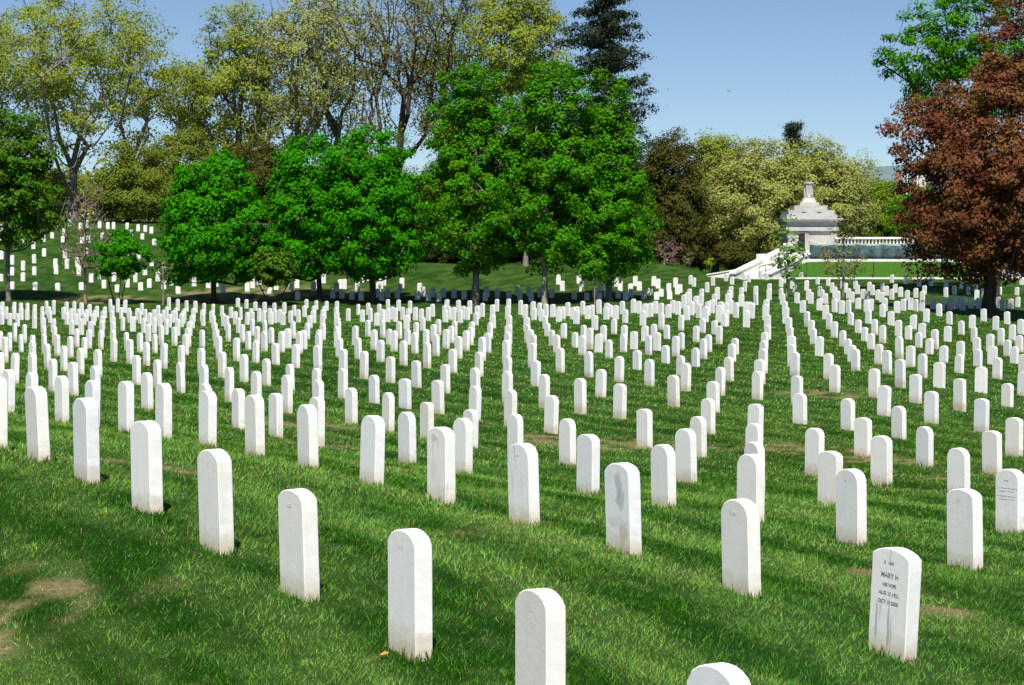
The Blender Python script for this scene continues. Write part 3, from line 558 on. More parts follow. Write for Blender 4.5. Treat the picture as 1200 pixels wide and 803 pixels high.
FAR = [
    (-24.21, 108.59, 0.09), (-23.73, 108.23, 0.06), (-23.28, 108.18, 0.04), (-22.69, 107.30, 0.01), (-22.18, 106.90, 0.00), (-23.08, 112.83, 0.12), (-22.65, 112.74, 0.12), (-22.18, 112.51, 0.10),
    (-20.98, 111.22, 0.02), (-20.36, 116.47, 0.08), (-19.53, 108.31, -0.00), (-18.89, 107.37, -0.00), (-18.84, 103.36, -0.01), (-18.24, 102.73, -0.01), (-19.38, 103.71, -0.01), (-20.06, 105.02, -0.01),
    (-19.03, 100.32, -0.02), (-20.70, 105.96, -0.01), (-19.67, 100.96, -0.03), (-21.15, 106.13, -0.01), (-21.82, 107.14, 0.00), (-20.50, 100.56, -0.04), (-23.76, 104.01, -0.02), (-23.23, 103.38, -0.03),
    (-22.68, 102.81, -0.04), (-22.15, 102.12, -0.04), (-21.80, 102.49, -0.03), (-20.93, 100.44, -0.04), (-26.56, 101.94, 0.01), (-26.24, 101.85, -0.00), (-25.98, 102.25, -0.01), (-25.47, 101.81, -0.03),
    (-25.96, 105.16, 0.07), (-25.10, 101.58, -0.04), (-25.64, 105.40, 0.06), (-24.56, 100.88, -0.05), (-24.99, 104.30, 0.01), (-23.61, 98.61, -0.07), (-24.63, 104.42, -0.00), (-23.37, 99.23, -0.06),
    (-24.84, 95.58, -0.07), (-24.31, 94.94, -0.07), (-23.79, 94.43, -0.06), (-22.06, 97.23, -0.06), (-21.56, 96.95, -0.05), (-21.26, 97.53, -0.05), (-20.69, 96.96, -0.05), (-19.10, 91.50, -0.02),
    (-17.98, 90.61, -0.01), (-17.28, 89.42, 0.00), (-16.50, 87.90, 0.01), (-18.08, 97.87, -0.02), (-15.95, 87.46, 0.01), (-17.32, 96.52, -0.02), (-16.60, 95.09, -0.01), (-15.03, 85.27, 0.02),
    (-22.41, 92.06, -0.05), (-21.17, 88.61, -0.02), (-20.45, 87.46, -0.01), (-19.18, 85.47, 0.01), (-18.83, 85.72, 0.01), (-17.76, 82.74, 0.02), (-17.16, 82.11, 0.03), (-18.33, 90.13, -0.01),
    (-16.40, 80.64, 0.03), (-14.11, 76.10, 0.04), (-26.66, 105.09, 0.12), (-26.31, 105.15, 0.10), (-25.75, 108.58, 0.12), (-25.39, 108.70, 0.12), (-24.67, 108.71, 0.12), (-27.26, 104.94, 0.12),
    (-19.78, 116.14, 0.04), (-19.12, 115.31, 0.01), (-18.43, 114.27, -0.01), (-17.73, 112.98, -0.02), (-17.03, 111.77, -0.02), (-16.32, 110.36, -0.01), (-15.53, 108.51, 0.00), (-16.68, 119.43, -0.08),
    (-15.99, 118.15, -0.08), (-15.20, 116.32, -0.07), (-14.53, 115.34, -0.06), (-13.90, 114.84, -0.06), (-13.23, 114.06, -0.05), (-12.35, 111.33, -0.02), (-12.50, 119.36, -0.12), (-11.76, 117.96, -0.10),
    (-11.06, 117.06, -0.08), (-10.36, 116.06, -0.06), (-18.28, 106.70, 0.00), (-17.62, 105.50, 0.01), (-16.96, 104.39, 0.01), (-17.62, 102.04, -0.00), (-16.93, 101.03, -0.00), (-16.48, 104.39, 0.01),
    (-15.70, 102.64, 0.01), (-14.78, 106.89, 0.02), (-13.95, 104.86, 0.03), (-12.80, 103.85, 0.03), (-12.14, 102.62, 0.03), (-11.39, 101.03, 0.02), (-11.13, 102.27, 0.03), (-11.63, 110.03, 0.00),
    (-10.96, 108.64, 0.02), (-10.25, 107.15, 0.04), (-9.45, 105.54, 0.04), (-16.14, 95.78, -0.01), (-15.32, 93.96, -0.00), (-15.25, 96.88, -0.01), (-14.23, 93.60, 0.00), (-14.20, 96.58, -0.00),
    (-13.19, 90.73, 0.01), (-13.95, 98.92, 0.01), (-13.33, 98.74, 0.01), (-13.28, 100.32, 0.01), (-13.40, 104.00, 0.03), (-12.83, 101.52, 0.02), (-12.18, 99.16, 0.01), (-11.38, 97.48, 0.00),
    (-12.31, 101.88, 0.02), (-10.14, 100.26, 0.02), (-9.86, 102.29, 0.03), (-8.54, 95.62, -0.01), (-14.26, 83.63, 0.02), (-13.62, 82.82, 0.02), (-12.04, 86.36, 0.01), (-9.44, 91.57, -0.01),
    (-8.83, 91.55, -0.01), (-7.47, 83.93, -0.01), (-7.48, 65.38, -0.02), (-6.82, 64.23, -0.03), (-8.79, 112.01, 0.00), (-8.19, 111.72, 0.01), (-7.40, 109.53, 0.04), (-7.49, 118.53, -0.06),
    (-6.72, 116.43, -0.01), (-5.91, 113.91, 0.03), (-4.40, 108.88, 0.08), (-3.82, 115.22, 0.07), (-3.09, 113.66, 0.09), (-2.39, 111.56, 0.11), (-1.79, 101.82, 0.04), (-1.60, 106.33, 0.11),
    (-1.01, 102.44, 0.05), (-0.88, 114.12, 0.12), (-0.19, 112.29, 0.12), (-0.20, 99.72, 0.00), (-8.69, 104.13, 0.04), (-7.76, 101.75, 0.03), (-7.38, 102.32, 0.04), (-6.67, 101.07, 0.03),
    (-6.38, 100.87, 0.02), (-6.44, 105.60, 0.06), (-6.03, 101.41, 0.03), (-5.82, 104.37, 0.06), (-5.34, 100.89, 0.02), (-5.08, 103.25, 0.05), (-4.67, 101.12, 0.03), (-4.32, 101.32, 0.03),
    (-3.65, 106.14, 0.09), (-3.32, 103.32, 0.06), (-2.97, 100.03, 0.01), (-2.56, 103.21, 0.06), (-2.26, 99.75, 0.00), (-6.49, 94.21, -0.02), (-4.73, 88.10, -0.03), (-3.87, 85.11, -0.02),
    (-3.28, 96.63, -0.04), (-2.50, 94.72, -0.05), (-1.67, 91.18, -0.06), (-0.85, 87.25, -0.05), (-0.12, 85.18, -0.04), (-0.13, 72.45, 0.06), (-5.46, 68.28, -0.00), (0.47, 107.89, 0.12),
    (0.69, 101.78, 0.05), (1.12, 104.11, 0.10), (1.46, 103.29, 0.09), (1.74, 100.06, 0.02), (2.07, 99.30, 0.01), (2.30, 96.01, -0.04), (2.45, 94.60, -0.06), (2.85, 99.93, 0.03),
    (2.92, 93.54, -0.06), (3.12, 94.16, -0.05), (3.65, 101.24, 0.06), (3.61, 93.41, -0.05), (3.88, 95.21, -0.03), (4.50, 101.38, 0.07), (4.65, 96.10, -0.02), (4.71, 94.41, -0.03),
    (4.87, 92.01, -0.03), (5.51, 97.86, 0.01), (6.17, 99.66, 0.04), (6.28, 97.02, 0.01), (6.31, 92.82, -0.00), (6.56, 93.01, -0.00), (7.05, 96.51, 0.01), (6.99, 91.87, 0.01),
    (7.85, 95.86, 0.01), (7.95, 93.94, 0.01), (7.29, 91.48, 0.01), (1.07, 95.19, -0.06), (1.41, 93.36, -0.07), (2.20, 91.80, -0.07), (2.92, 88.92, -0.06), (4.44, 92.16, -0.04),
    (5.09, 88.27, -0.02), (5.74, 86.01, -0.01), (0.63, 82.94, -0.03), (3.53, 83.56, -0.04), (5.13, 75.57, -0.01), (2.96, 66.98, 0.02), (4.37, 70.25, 0.03), (5.15, 69.62, 0.01),
    (10.02, 83.86, 0.05), (10.73, 82.36, 0.01), (9.65, 67.63, -0.00), (10.31, 65.78, 0.00), (12.20, 94.13, 0.01), (11.49, 88.85, 0.07), (12.87, 92.52, 0.02), (12.08, 86.58, 0.07),
    (14.06, 94.85, -0.00), (15.43, 98.50, -0.02), (14.42, 90.24, 0.03), (15.98, 97.18, -0.01), (16.06, 95.62, -0.01), (16.56, 96.53, -0.01), (9.23, 84.72, 0.06), (9.92, 90.97, 0.04),
    (8.61, 87.34, 0.06), (9.24, 92.68, 0.02), (9.65, 94.74, 0.01), (7.95, 89.18, 0.04), (8.49, 92.94, 0.01), (8.93, 95.35, 0.00), (8.63, 90.59, 0.04), (9.70, 91.07, 0.04),
    (10.42, 93.65, 0.01), (10.31, 90.33, 0.05), (9.21, 87.36, 0.07), (10.89, 91.23, 0.04), (10.98, 89.92, 0.06), (11.12, 91.92, 0.03), (12.74, 137.44, 0.01), (12.71, 139.79, -0.02),
    (14.16, 138.36, -0.02), (13.13, 132.09, 0.05), (15.56, 142.74, -0.12), (15.57, 138.95, -0.07), (12.77, 121.99, 0.12), (10.81, 119.39, 0.12), (11.42, 118.22, 0.12), (10.02, 112.03, 0.10),
    (10.34, 107.42, 0.06), (9.12, 104.21, 0.06), (11.04, 106.88, 0.04), (9.50, 101.27, 0.02), (13.82, 123.90, 0.12), (12.63, 113.90, 0.07), (11.61, 105.54, 0.02), (14.01, 119.86, 0.10),
    (12.12, 103.73, 0.00), (15.70, 132.39, 0.05), (16.98, 143.83, -0.12), (17.02, 141.14, -0.12), (15.36, 123.64, 0.09), (13.19, 106.13, -0.00), (18.55, 146.15, -0.12), (18.66, 143.97, -0.12),
    (16.98, 129.40, 0.04), (15.33, 117.02, 0.04), (18.69, 136.35, -0.06), (16.15, 117.82, 0.03), (19.35, 139.70, -0.12), (14.67, 106.36, -0.02), (21.81, 148.01, -0.12), (19.28, 135.13, -0.02),
    (18.10, 125.53, 0.04), (15.83, 108.99, -0.03), (20.07, 133.74, -0.00), (17.53, 116.08, -0.00), (16.57, 108.83, -0.03), (21.65, 139.05, -0.12), (19.56, 124.71, 0.02), (18.44, 116.63, -0.01),
    (17.34, 108.57, -0.03), (22.20, 137.89, -0.12), (21.34, 130.92, -0.01), (20.09, 122.17, 0.01), (18.66, 112.45, -0.03), (22.85, 135.78, -0.08), (22.34, 131.52, -0.02), (20.81, 121.30, -0.00),
    (19.63, 113.38, -0.03), (23.76, 135.74, -0.08), (22.78, 129.43, -0.02), (24.40, 134.07, -0.04), (23.57, 128.33, -0.02), (21.56, 120.61, -0.01), (20.39, 112.91, -0.03), (25.45, 134.87, -0.06),
    (24.39, 127.85, -0.02), (22.28, 119.50, -0.01), (21.81, 115.76, -0.02), (27.35, 141.38, -0.12), (26.00, 133.20, -0.03), (23.49, 121.33, -0.01), (25.08, 126.65, -0.02), (28.16, 140.46, -0.12),
    (24.42, 121.24, -0.01), (28.75, 138.67, -0.12), (26.03, 126.54, -0.02), (27.92, 132.91, -0.03), (25.20, 120.46, -0.00), (29.78, 139.60, -0.12), (30.63, 138.56, -0.12), (28.83, 130.40, -0.02),
    (30.18, 133.92, -0.04), (31.62, 138.28, -0.12), (31.30, 134.61, -0.06), (32.55, 137.81, -0.12), (30.55, 129.03, -0.01), (32.11, 133.71, -0.03), (33.87, 136.32, -0.12), (35.08, 136.39, -0.12),
    (36.74, 141.54, -0.12), (18.06, 102.38, -0.02), (17.91, 99.06, -0.01), (18.57, 101.60, -0.02), (19.48, 102.53, -0.01), (17.97, 95.14, -0.02), (19.84, 101.08, -0.01), (20.85, 104.54, -0.00),
    (21.54, 106.06, -0.00), (21.68, 105.35, -0.00), (22.08, 105.67, 0.00), (23.60, 110.01, 0.00), (23.83, 108.72, 0.00), (22.15, 101.69, -0.01), (24.65, 110.44, 0.01), (25.37, 112.74, 0.01),
    (25.91, 113.58, 0.01), (25.60, 111.52, 0.01), (27.03, 115.62, 0.01), (27.60, 116.04, 0.01), (27.57, 115.02, 0.01), (28.67, 117.40, 0.01), (27.09, 110.45, 0.00), (29.63, 119.55, 0.01),
    (29.22, 116.89, 0.01), (30.46, 119.82, -0.00), (31.71, 123.04, -0.01), (16.12, 88.69, -0.02), (17.09, 88.44, -0.04), (19.80, 93.77, -0.04), (17.80, 87.00, -0.04), (20.92, 93.81, -0.04),
    (21.65, 92.27, -0.02), (24.38, 101.39, -0.01), (23.03, 93.37, 0.01), (25.54, 101.17, 0.01), (23.95, 92.34, 0.04), (15.90, 80.69, -0.02), (16.82, 80.43, -0.01), (17.51, 78.81, 0.01),
    (21.68, 84.98, 0.04), (17.66, 72.40, 0.01), (15.42, 62.89, -0.01), (11.09, 50.86, 0.02), (12.07, 50.41, 0.01)]
HILL = [
    (-33.18, 130.32, -0.12), (-31.59, 130.08, -0.12), (-30.09, 130.08, -0.12), (-28.70, 130.91, -0.12), (-27.47, 132.23, -0.09), (-29.13, 135.96, -0.03), (-26.07, 133.08, -0.06), (-24.77, 131.03, -0.09),
    (-24.53, 132.84, -0.05), (-26.08, 129.73, -0.12), (-23.42, 132.11, -0.06), (-23.27, 134.32, -0.02), (-21.91, 128.92, -0.12), (-21.64, 133.70, -0.03), (-20.52, 132.71, -0.04), (-20.12, 133.70, -0.03),
    (-19.07, 129.50, -0.09), (-17.52, 132.71, -0.03), (-17.61, 130.67, -0.06), (-35.37, 135.96, -0.11), (-35.68, 140.19, -0.02), (-33.92, 136.22, -0.08), (-35.76, 143.68, 0.03), (-34.19, 140.60, 0.00),
    (-36.13, 148.56, 0.04), (-32.79, 141.29, 0.02), (-32.88, 145.12, 0.05), (-31.00, 140.60, 0.03), (-32.43, 146.60, 0.05), (-36.46, 153.12, -0.00), (-37.56, 147.64, 0.04), (-33.90, 145.86, 0.05),
    (-39.09, 164.07, -0.07), (-38.51, 158.15, -0.05), (-39.04, 166.91, -0.06), (-40.55, 163.15, -0.07), (-44.05, 180.45, 0.04), (-43.17, 180.45, 0.05), (-40.37, 179.33, 0.03), (-38.41, 174.99, -0.03),
    (-38.40, 177.57, 0.00), (-37.15, 177.14, -0.00), (-36.18, 176.06, -0.01), (-35.67, 176.06, -0.01), (-34.24, 174.99, -0.02), (-32.99, 173.52, -0.04), (-32.25, 172.90, -0.05), (-31.41, 171.26, -0.06),
    (-32.71, 168.86, -0.08), (-31.13, 165.58, -0.11), (-34.58, 165.96, -0.09), (-29.20, 160.43, -0.12), (-30.07, 153.61, -0.04), (-28.64, 150.73, -0.00), (-26.87, 146.60, 0.04), (-25.36, 143.25, 0.04),
    (-28.31, 142.68, 0.04), (-27.68, 136.61, -0.01), (-29.59, 144.40, 0.05), (-29.00, 138.18, 0.01), (-35.15, 163.15, -0.10), (-35.48, 162.23, -0.09), (-33.27, 153.61, -0.02), (-37.28, 163.15, -0.08),
    (-34.57, 151.99, 0.01), (-38.71, 169.86, -0.05), (-26.32, 140.87, 0.03), (-24.68, 136.87, 0.00), (-26.12, 136.22, -0.01), (-23.26, 138.18, 0.01), (-42.09, 162.23, -0.06), (-39.27, 151.20, 0.02),
    (-42.02, 165.58, -0.05), (-45.21, 173.94, -0.01), (-17.34, 134.70, -0.01), (-15.95, 135.58, -0.00), (-15.83, 131.86, -0.03), (-14.55, 132.96, -0.01), (-14.71, 130.79, -0.04), (-14.61, 139.78, 0.01),
    (-13.23, 130.91, -0.02), (-13.12, 132.71, -0.00), (-13.02, 135.84, 0.02), (-11.70, 131.03, -0.01), (-11.61, 132.71, 0.01), (-11.30, 132.47, 0.01), (-10.30, 130.91, 0.00), (-10.27, 136.61, 0.05),
    (-10.16, 137.52, 0.05), (-8.80, 134.95, 0.06), (-8.89, 133.08, 0.05), (-8.90, 131.03, 0.02), (-8.07, 127.57, -0.05), (-7.49, 133.66, 0.05), (-7.43, 130.44, 0.01), (-7.41, 126.92, -0.06),
    (-6.07, 126.18, -0.08), (-5.80, 128.55, -0.02), (-5.18, 128.48, -0.01), (-4.48, 128.04, -0.02), (-3.78, 127.72, -0.03), (-3.10, 126.90, -0.04), (-6.15, 130.97, 0.02), (-5.35, 125.63, -0.09),
    (-4.65, 125.19, -0.12), (-11.58, 126.88, -0.10), (-10.99, 126.88, -0.09), (-10.28, 126.10, -0.11), (-9.65, 125.55, -0.12), (-8.73, 127.55, -0.05), (-8.31, 125.33, -0.12), (-13.71, 125.55, -0.12),
    (-15.97, 129.50, -0.07), (-2.48, 129.07, 0.00), (-1.64, 128.76, -0.00), (-0.95, 128.29, -0.01), (-1.71, 125.73, -0.08), (-0.21, 127.04, -0.05), (0.38, 130.13, 0.01), (0.51, 126.43, -0.07),
    (1.12, 129.38, -0.00), (1.23, 125.55, -0.10), (1.85, 128.75, -0.02), (2.58, 128.26, -0.04), (3.27, 138.08, 0.05), (3.43, 133.34, 0.04), (4.74, 138.88, 0.06), (4.73, 133.07, 0.02),
    (4.02, 126.83, -0.09), (4.79, 125.53, -0.12), (5.44, 128.45, -0.07), (6.05, 133.25, 0.01), (6.16, 127.63, -0.11), (5.56, 124.80, -0.12), (7.31, 137.12, 0.05), (7.38, 133.75, 0.01),
    (6.86, 126.95, -0.12), (7.23, 124.73, -0.12), (7.97, 131.95, -0.03), (7.74, 127.72, -0.12), (8.66, 137.71, 0.05), (8.70, 134.09, -0.00), (8.44, 125.59, -0.12), (9.05, 128.53, -0.12),
    (10.11, 135.79, 0.01), (9.97, 137.97, 0.04), (9.19, 124.66, -0.12), (9.75, 128.12, -0.12), (10.64, 133.06, -0.05), (10.02, 124.63, -0.12), (11.43, 137.04, 0.01), (10.98, 130.21, -0.12),
    (11.29, 131.84, -0.10)]

by_row = {}
for s in STONES: by_row.setdefault(s[3], []).append(s)
stones = {}
for rw, lst in sorted(by_row.items()):
    lst.sort(key=lambda s: s[1])
    for k, (x, y, dz, _, lean) in enumerate(lst):
        q = random.random()
        me = VAR[random.randrange(6) * 2 + (1 if q > .86 else 0)]
        z = float(ground_z(x, y)) + dz
        o = bpy.data.objects.new("headstone", me)
        o.location = (x, y, z)
        o.rotation_euler = (random.gauss(0, .014), lean + random.gauss(0, .012), -ROW_A + random.gauss(0, .035))
        o.scale = (1, 1, 1 + random.uniform(-.025, .025))
        link(o)
        rn = "front" if rw == 1 else ordinal(rw)
        pos = "nearest in" if k == 0 else ordinal(k + 1) + " from the near end of"
        look = "bluish grey marble headstone" if q > .86 else "plain white marble headstone"
        tag(o, f"{look}, {pos} the {rn} diagonal row", "headstone", "white headstones standing in diagonal rows")
        stones[(rw, k + 1)] = o

def near(x, y):
    return min(stones.values(), key=lambda o: (o.location.x - x) ** 2 + (o.location.y - y) ** 2)

# the lettered stone at lower right
mary = stones[(2, 1)]
mary.data = stone_mesh("headstone", .330, .100, .65, .042, .004, M['marble_lettered'], .0004, 77)
mary.rotation_euler = (R(-1.0), R(2.6), -ROW_A + R(1.5)); mary.scale = (1, 1, 1)
mary["label"] = "white veined marble headstone with dark lettering, nearest in the second diagonal row"
for body, size, z, x in (("3   1647", .026, .553, -.01), ("MARY H", .042, .474, 0), ("HIS WIFE", .030, .420, 0), ("AUG 13 1921", .031, .368, 0), ("OCT 19 2005", .031, .316, -.004)):
    lettering(mary, body, size, z, M['letter'], x, bold=.0007)

# small grave numbers near the top of the closest stones, groove shade painted as grey
for key, body in (((1, 1), "3130"), ((1, 2), "3130"), ((1, 3), "3128"), ((1, 4), "3128"), ((1, 5), "3126"), ((2, 2), "2180"), ((2, 3), "2182"), ((2, 4), "2184"), ((2, 5), "2186"), ((3, 1), "217"), ((3, 2), "215")):
    if key in stones: lettering(stones[key], body, .034, .545, M['engrave'], -.01, .100, "grave_number")

s3 = stones[(2, 3)]
s3["label"] = "white marble headstone with a grey stain down its face, third in second diagonal row"
s3.data = stone_mesh('headstone', .33, .102, .65, .050, .012, M['marble_stained'], .0012, 78)
s5 = stones[(2, 5)]
s5['label'] = 'white marble headstone with dark streaks near its top, fifth in second diagonal row'
s5.data = stone_mesh('headstone', .33, .102, .65, .054, .014, M['marble_streaked'], .0012, 79)

# eroded inscription on the stone at the right edge
er = near(5.35, 20.6)
er["label"] = er["label"].replace("plain white marble headstone", "white headstone with worn raised inscription").replace("bluish grey marble headstone", "white headstone with worn raised inscription")
for k, (z, w) in enumerate(((.53, .07), (.455, .25), (.425, .22), (.375, .27), (.345, .20))):
    m_ = MB(); x = -w / 2
    while x < w / 2:
        l = random.uniform(.012, .03); m_.box(x, x + l, -.0535, -.049, z + random.uniform(-.004, .004), z + random.uniform(.008, .015)); x += l + random.uniform(.005, .012)
    m_.build("inscription_line", M['engrave'], er)

def stuff_stones(name, spots, rz, rzj, label):
    src = stone_mesh("slab", .33, .105, .65, .058, .015, None, 0, 2)
    sv = np.array([v.co[:] for v in src.vertices]); sf = [tuple(p.vertices) for p in src.polygons]
    V = []; F = []
    for (x, y, dz) in spots:
        a = rz + random.gauss(0, rzj); c, s = math.cos(a), math.sin(a)
        z = float(ground_z(x, y)) + dz; b = len(V); k = random.uniform(.94, 1.06)
        lx, ly = random.gauss(0, .015), random.gauss(0, .015)
        for (u, v, w) in sv:
            w *= k; u2 = u + w * lx; v2 = v + w * ly
            V.append((x + u2 * c - v2 * s, y + u2 * s + v2 * c, z + w))
        F += [tuple(b + i for i in q) for q in sf]
    bpy.data.meshes.remove(src)
    return tag(mesh_obj(name, V, F, M['marble_far']), label, "headstones", kind="stuff")
stuff_stones("distant_headstones", FAR, -ROW_A + .12, .06, "dense far rows of small white headstones below the trees")
stuff_stones("hillside_headstones", HILL, -.30, .10, "small white headstones scattered up the shaded hillside behind the maples")

def make_tufts():
    V = []; C = []
    for o in stones.values():
        if o.location.y > 34: continue
        n = int(190 * min(1, 16 / o.location.y) + 40)
        a = -ROW_A; e = rng.random(n); sd = rng.integers(0, 4, n)
        u = np.where(sd < 2, (e - .5) * .37, np.where(sd == 2, -.18, .18)); v = np.where(sd == 0, -.062, np.where(sd == 1, .062, (e - .5) * .13))
        u = u + rng.normal(0, .012, n); v = v + rng.normal(0, .010, n)
        x = o.location.x + u * math.cos(a) - v * math.sin(a); y = o.location.y + u * math.sin(a) + v * math.cos(a)
        z = ground_z(x, y) - .005; h = rng.uniform(.02, .085, n) * (.4 + 1.2 * fbm(x * 9, y * 9, 2)); w = .003 + .00025 * o.location.y
        t = rng.uniform(0, 6.28, n); l = h * rng.uniform(.1, .7, n); b = rng.uniform(0, 6.28, n)
        c, dry = lawn_tint(x, y)
        c = c * rng.uniform(.6, 1.4, n)[:, None]; st = rng.random(n) < .18; c[st] = np.array([.34, .27, .13])
        V.append(np.stack([np.stack([x - np.cos(t) * w, y - np.sin(t) * w, z], 1), np.stack([x + np.cos(t) * w, y + np.sin(t) * w, z], 1), np.stack([x + np.cos(b) * l, y + np.sin(b) * l, z + h], 1)], 1).reshape(-1, 3)); C.append(np.repeat(c, 3, 0))
    V = np.concatenate(V)
    me = np_mesh("grass_tufts", V, np.arange(len(V)).reshape(-1, 3), M['grass'], np.clip(np.concatenate(C), 0, 1))
    tag(link(bpy.data.objects.new("grass_tufts", me)), "longer uncut grass blades at the feet of the headstones", "grass", kind="stuff")
make_tufts()

# a curled dry leaf lying on the turf
lv = mesh_obj("fallen_leaf", [(-.05, 0, .0), (-.02, -.03, .012), (.03, -.028, .02), (.06, 0, .008), (.03, .03, .022), (-.02, .028, .012), (0, 0, .004)],
              [(6, 0, 1), (6, 1, 2), (6, 2, 3), (6, 3, 4), (6, 4, 5), (6, 5, 0)], plain_mat('dry_leaf', (.42, .17, .05), (.55, .26, .09), 40, .8, 0))
lx, ly = -.66, 10.05
lv.location = (lx, ly, float(ground_z(lx, ly)) + .03); lv.rotation_euler = (.2, -.1, .4); lv.scale = (.45, .45, .45)
tag(lv, "curled orange dry leaf on the grass beside a front row headstone", "leaf")

# ------------------------------------------------------------------ trees
def tube_graph(nodes, parent, rad, sides=6):
    nodes = np.array(nodes); idx = [i for i in range(len(nodes)) if parent[i] >= 0]
    i = np.array(idx); p = np.array([parent[k] for k in idx])
    a, b = nodes[p], nodes[i]; ra, rb = np.minimum(rad[p], rad[i] * 1.7), rad[i]
    d = b - a; L = np.linalg.norm(d, axis=1, keepdims=True) + 1e-9; d = d / L
    ref = np.where(np.abs(d[:, 2:3]) > .9, np.array([[1., 0, 0]]), np.array([[0, 0, 1.]]))
    u = np.cross(d, ref); u /= np.linalg.norm(u, axis=1, keepdims=True) + 1e-9; w = np.cross(d, u)
    b = b + d * (rb[:, None] * .6)
    ang = np.arange(sides) * 2 * math.pi / sides
    ca, sa = np.cos(ang), np.sin(ang)
    off = u[:, None] * ca[None, :, None] + w[:, None] * sa[None, :, None]
    A = a[:, None] + off * ra[:, None, None]; B = b[:, None] + off * rb[:, None, None]
    V = np.concatenate([A, B], 1)
    k = np.arange(sides); k2 = (k + 1) % sides
    q = np.stack([k, k + sides, k2 + sides, k2], 1)
    P = (np.arange(len(i))[:, None, None] * 2 * sides + q[None]).reshape(-1, 4)
    return V.reshape(-1, 3), P

def tree(name, label, x, y, lobes, leaf, bark, n_clump=160, per=70, clump=.8, size=.2, trunk_r=.2, trunk_top=.45, hollow=.45, flat=.7, group=None, seed=0,
         cat="tree", base_dz=0.0, lean=(0, 0), stems=1, minz=None, spread=1.0, droop=0.0, twig=.012, updir=.55, bare=0.0, outb=.6, rise=.35, puff=.9):
    """lobes: (dx, dy, z, rx, ry, rz) ellipsoids above the foot of the tree that the crown fills"""
    rs = np.random.default_rng(1000 + seed)
    root = empty(name, (x, y, float(ground_z(x, y)) + base_dz - .05))
    tag(root, label, cat, group)
    lob = np.array(lobes, float)
    vol = lob[:, 3] * lob[:, 4] * lob[:, 5]
    pick = rs.choice(len(lob), n_clump, p=vol / vol.sum())
    dirs = rs.normal(size=(n_clump, 3)); dirs /= np.linalg.norm(dirs, axis=1, keepdims=True)
    rad = (hollow ** 3 + (1 - hollow ** 3) * rs.random(n_clump)) ** (1 / 3.)
    pts = lob[pick, :3] + dirs * rad[:, None] * lob[pick, 3:]
    if minz is not None: pts[:, 2] = np.maximum(pts[:, 2], minz + rs.random(n_clump) * .6)
    top = (lob[:, 2] + lob[:, 5]).max(); cen = (lob[:, :3] * vol[:, None]).sum(0) / vol.sum()
    # trunk line(s)
    nodes = []; par = []; plen = []
    for s in range(stems):
        k = 9; tt = top * trunk_top; a = rs.uniform(0, 6.28)
        ox, oy = (math.cos(a) * .25, math.sin(a) * .25) if stems > 1 else (0, 0)
        pr = -1 if s == 0 else 0
        for j in range(k):
            f = j / (k - 1)
            nodes.append([ox * (1 + 4 * f) + cen[0] * f * f * .5 + lean[0] * f * tt + (rs.normal(0, .05) * tt * .12 if 0 < j else 0),
                          oy * (1 + 4 * f) + cen[1] * f * f * .5 + lean[1] * f * tt + (rs.normal(0, .05) * tt * .12 if 0 < j else 0), tt * f])
            par.append(pr); plen.append(tt * f); pr = len(nodes) - 1
    order = np.arange(n_clump)
    far = np.linalg.norm(pts - np.array([0, 0, top * trunk_top]), axis=1)
    # farthest-point picks become the main limbs, the rest branch off them
    prim = [int(np.argmax(pts[:, 2]))]
    dmin = np.linalg.norm(pts - pts[prim[0]], axis=1)
    while len(prim) < min(14, n_clump):
        j = int(np.argmax(dmin * (.5 + far / far.max()))); prim.append(j); dmin = np.minimum(dmin, np.linalg.norm(pts - pts[j], axis=1))
    rest = [j for j in np.argsort(-far + rs.normal(0, far.max() * .15, n_clump)) if j not in set(prim)]
    tips = np.zeros(n_clump, int)
    NA = np.zeros((9 * stems + n_clump * 4 + 4, 3)); NA[:len(nodes)] = nodes; PL = np.zeros(len(NA)); PL[:len(nodes)] = plen; nn = len(nodes)
    lowlim = top * trunk_top * .28
    for j in prim + rest:
        p = pts[j]
        q = NA[:nn]; dv = p - q; dist = np.linalg.norm(dv, axis=1)
        pen = np.maximum(0, (rise - droop) * dist - dv[:, 2]) * 1.6 + np.where(q[:, 2] < lowlim, 6 + lowlim, 0)
        i = int(np.argmin(dist + .32 * PL[:nn] + pen))
        a = q[i].copy(); L = dist[i]; pr = i
        bow = np.array([0, 0, -.12 * L]) if droop < .2 else np.array([0, 0, .10 * L])
        for f in (.3, .62, 1.0):
            c = a + (p - a) * f + bow * math.sin(math.pi * f) + (rs.normal(0, .05, 3) * L if f < 1 else 0)
            NA[nn] = c; PL[nn] = PL[pr] + L * .33; par.append(pr); pr = nn; nn += 1
        tips[j] = pr
    NA = NA[:nn]; par = np.array(par)
    cnt = np.zeros(nn); cnt[tips] += 1
    for i in range(nn - 1, -1, -1):
        if par[i] >= 0: cnt[par[i]] += cnt[i]
    r = twig * np.maximum(cnt, .6) ** .5
    r *= 1.0; base_r = r[0]
    g = np.log(max(trunk_r, .01) / twig) / np.log(max(cnt[0], 2)); r = twig * np.maximum(cnt, .6) ** g
    hz = np.clip(1 - NA[:, 2] / max(.6, top * .06), 0, 1); r = np.where(np.arange(nn) < 9 * stems, r * (1 + .45 * hz ** 2), r)
    V, P = tube_graph(NA, par, r, 5 if trunk_r > .15 else 4)
    me = np_mesh("trunk", V, P, M[bark], None, True); link(bpy.data.objects.new("trunk", me), root)
    # leaves
    keep = rs.random(n_clump) >= bare
    cp = pts[keep]; nc = len(cp)
    if nc == 0: return root
    csz = clump * rs.uniform(.65, 1.3, nc)
    tot = nc * per
    ci = np.repeat(np.arange(nc), per)
    off = rs.normal(size=(tot, 3)); off /= np.linalg.norm(off, axis=1, keepdims=True)
    off *= (rs.random(tot) ** .45)[:, None]
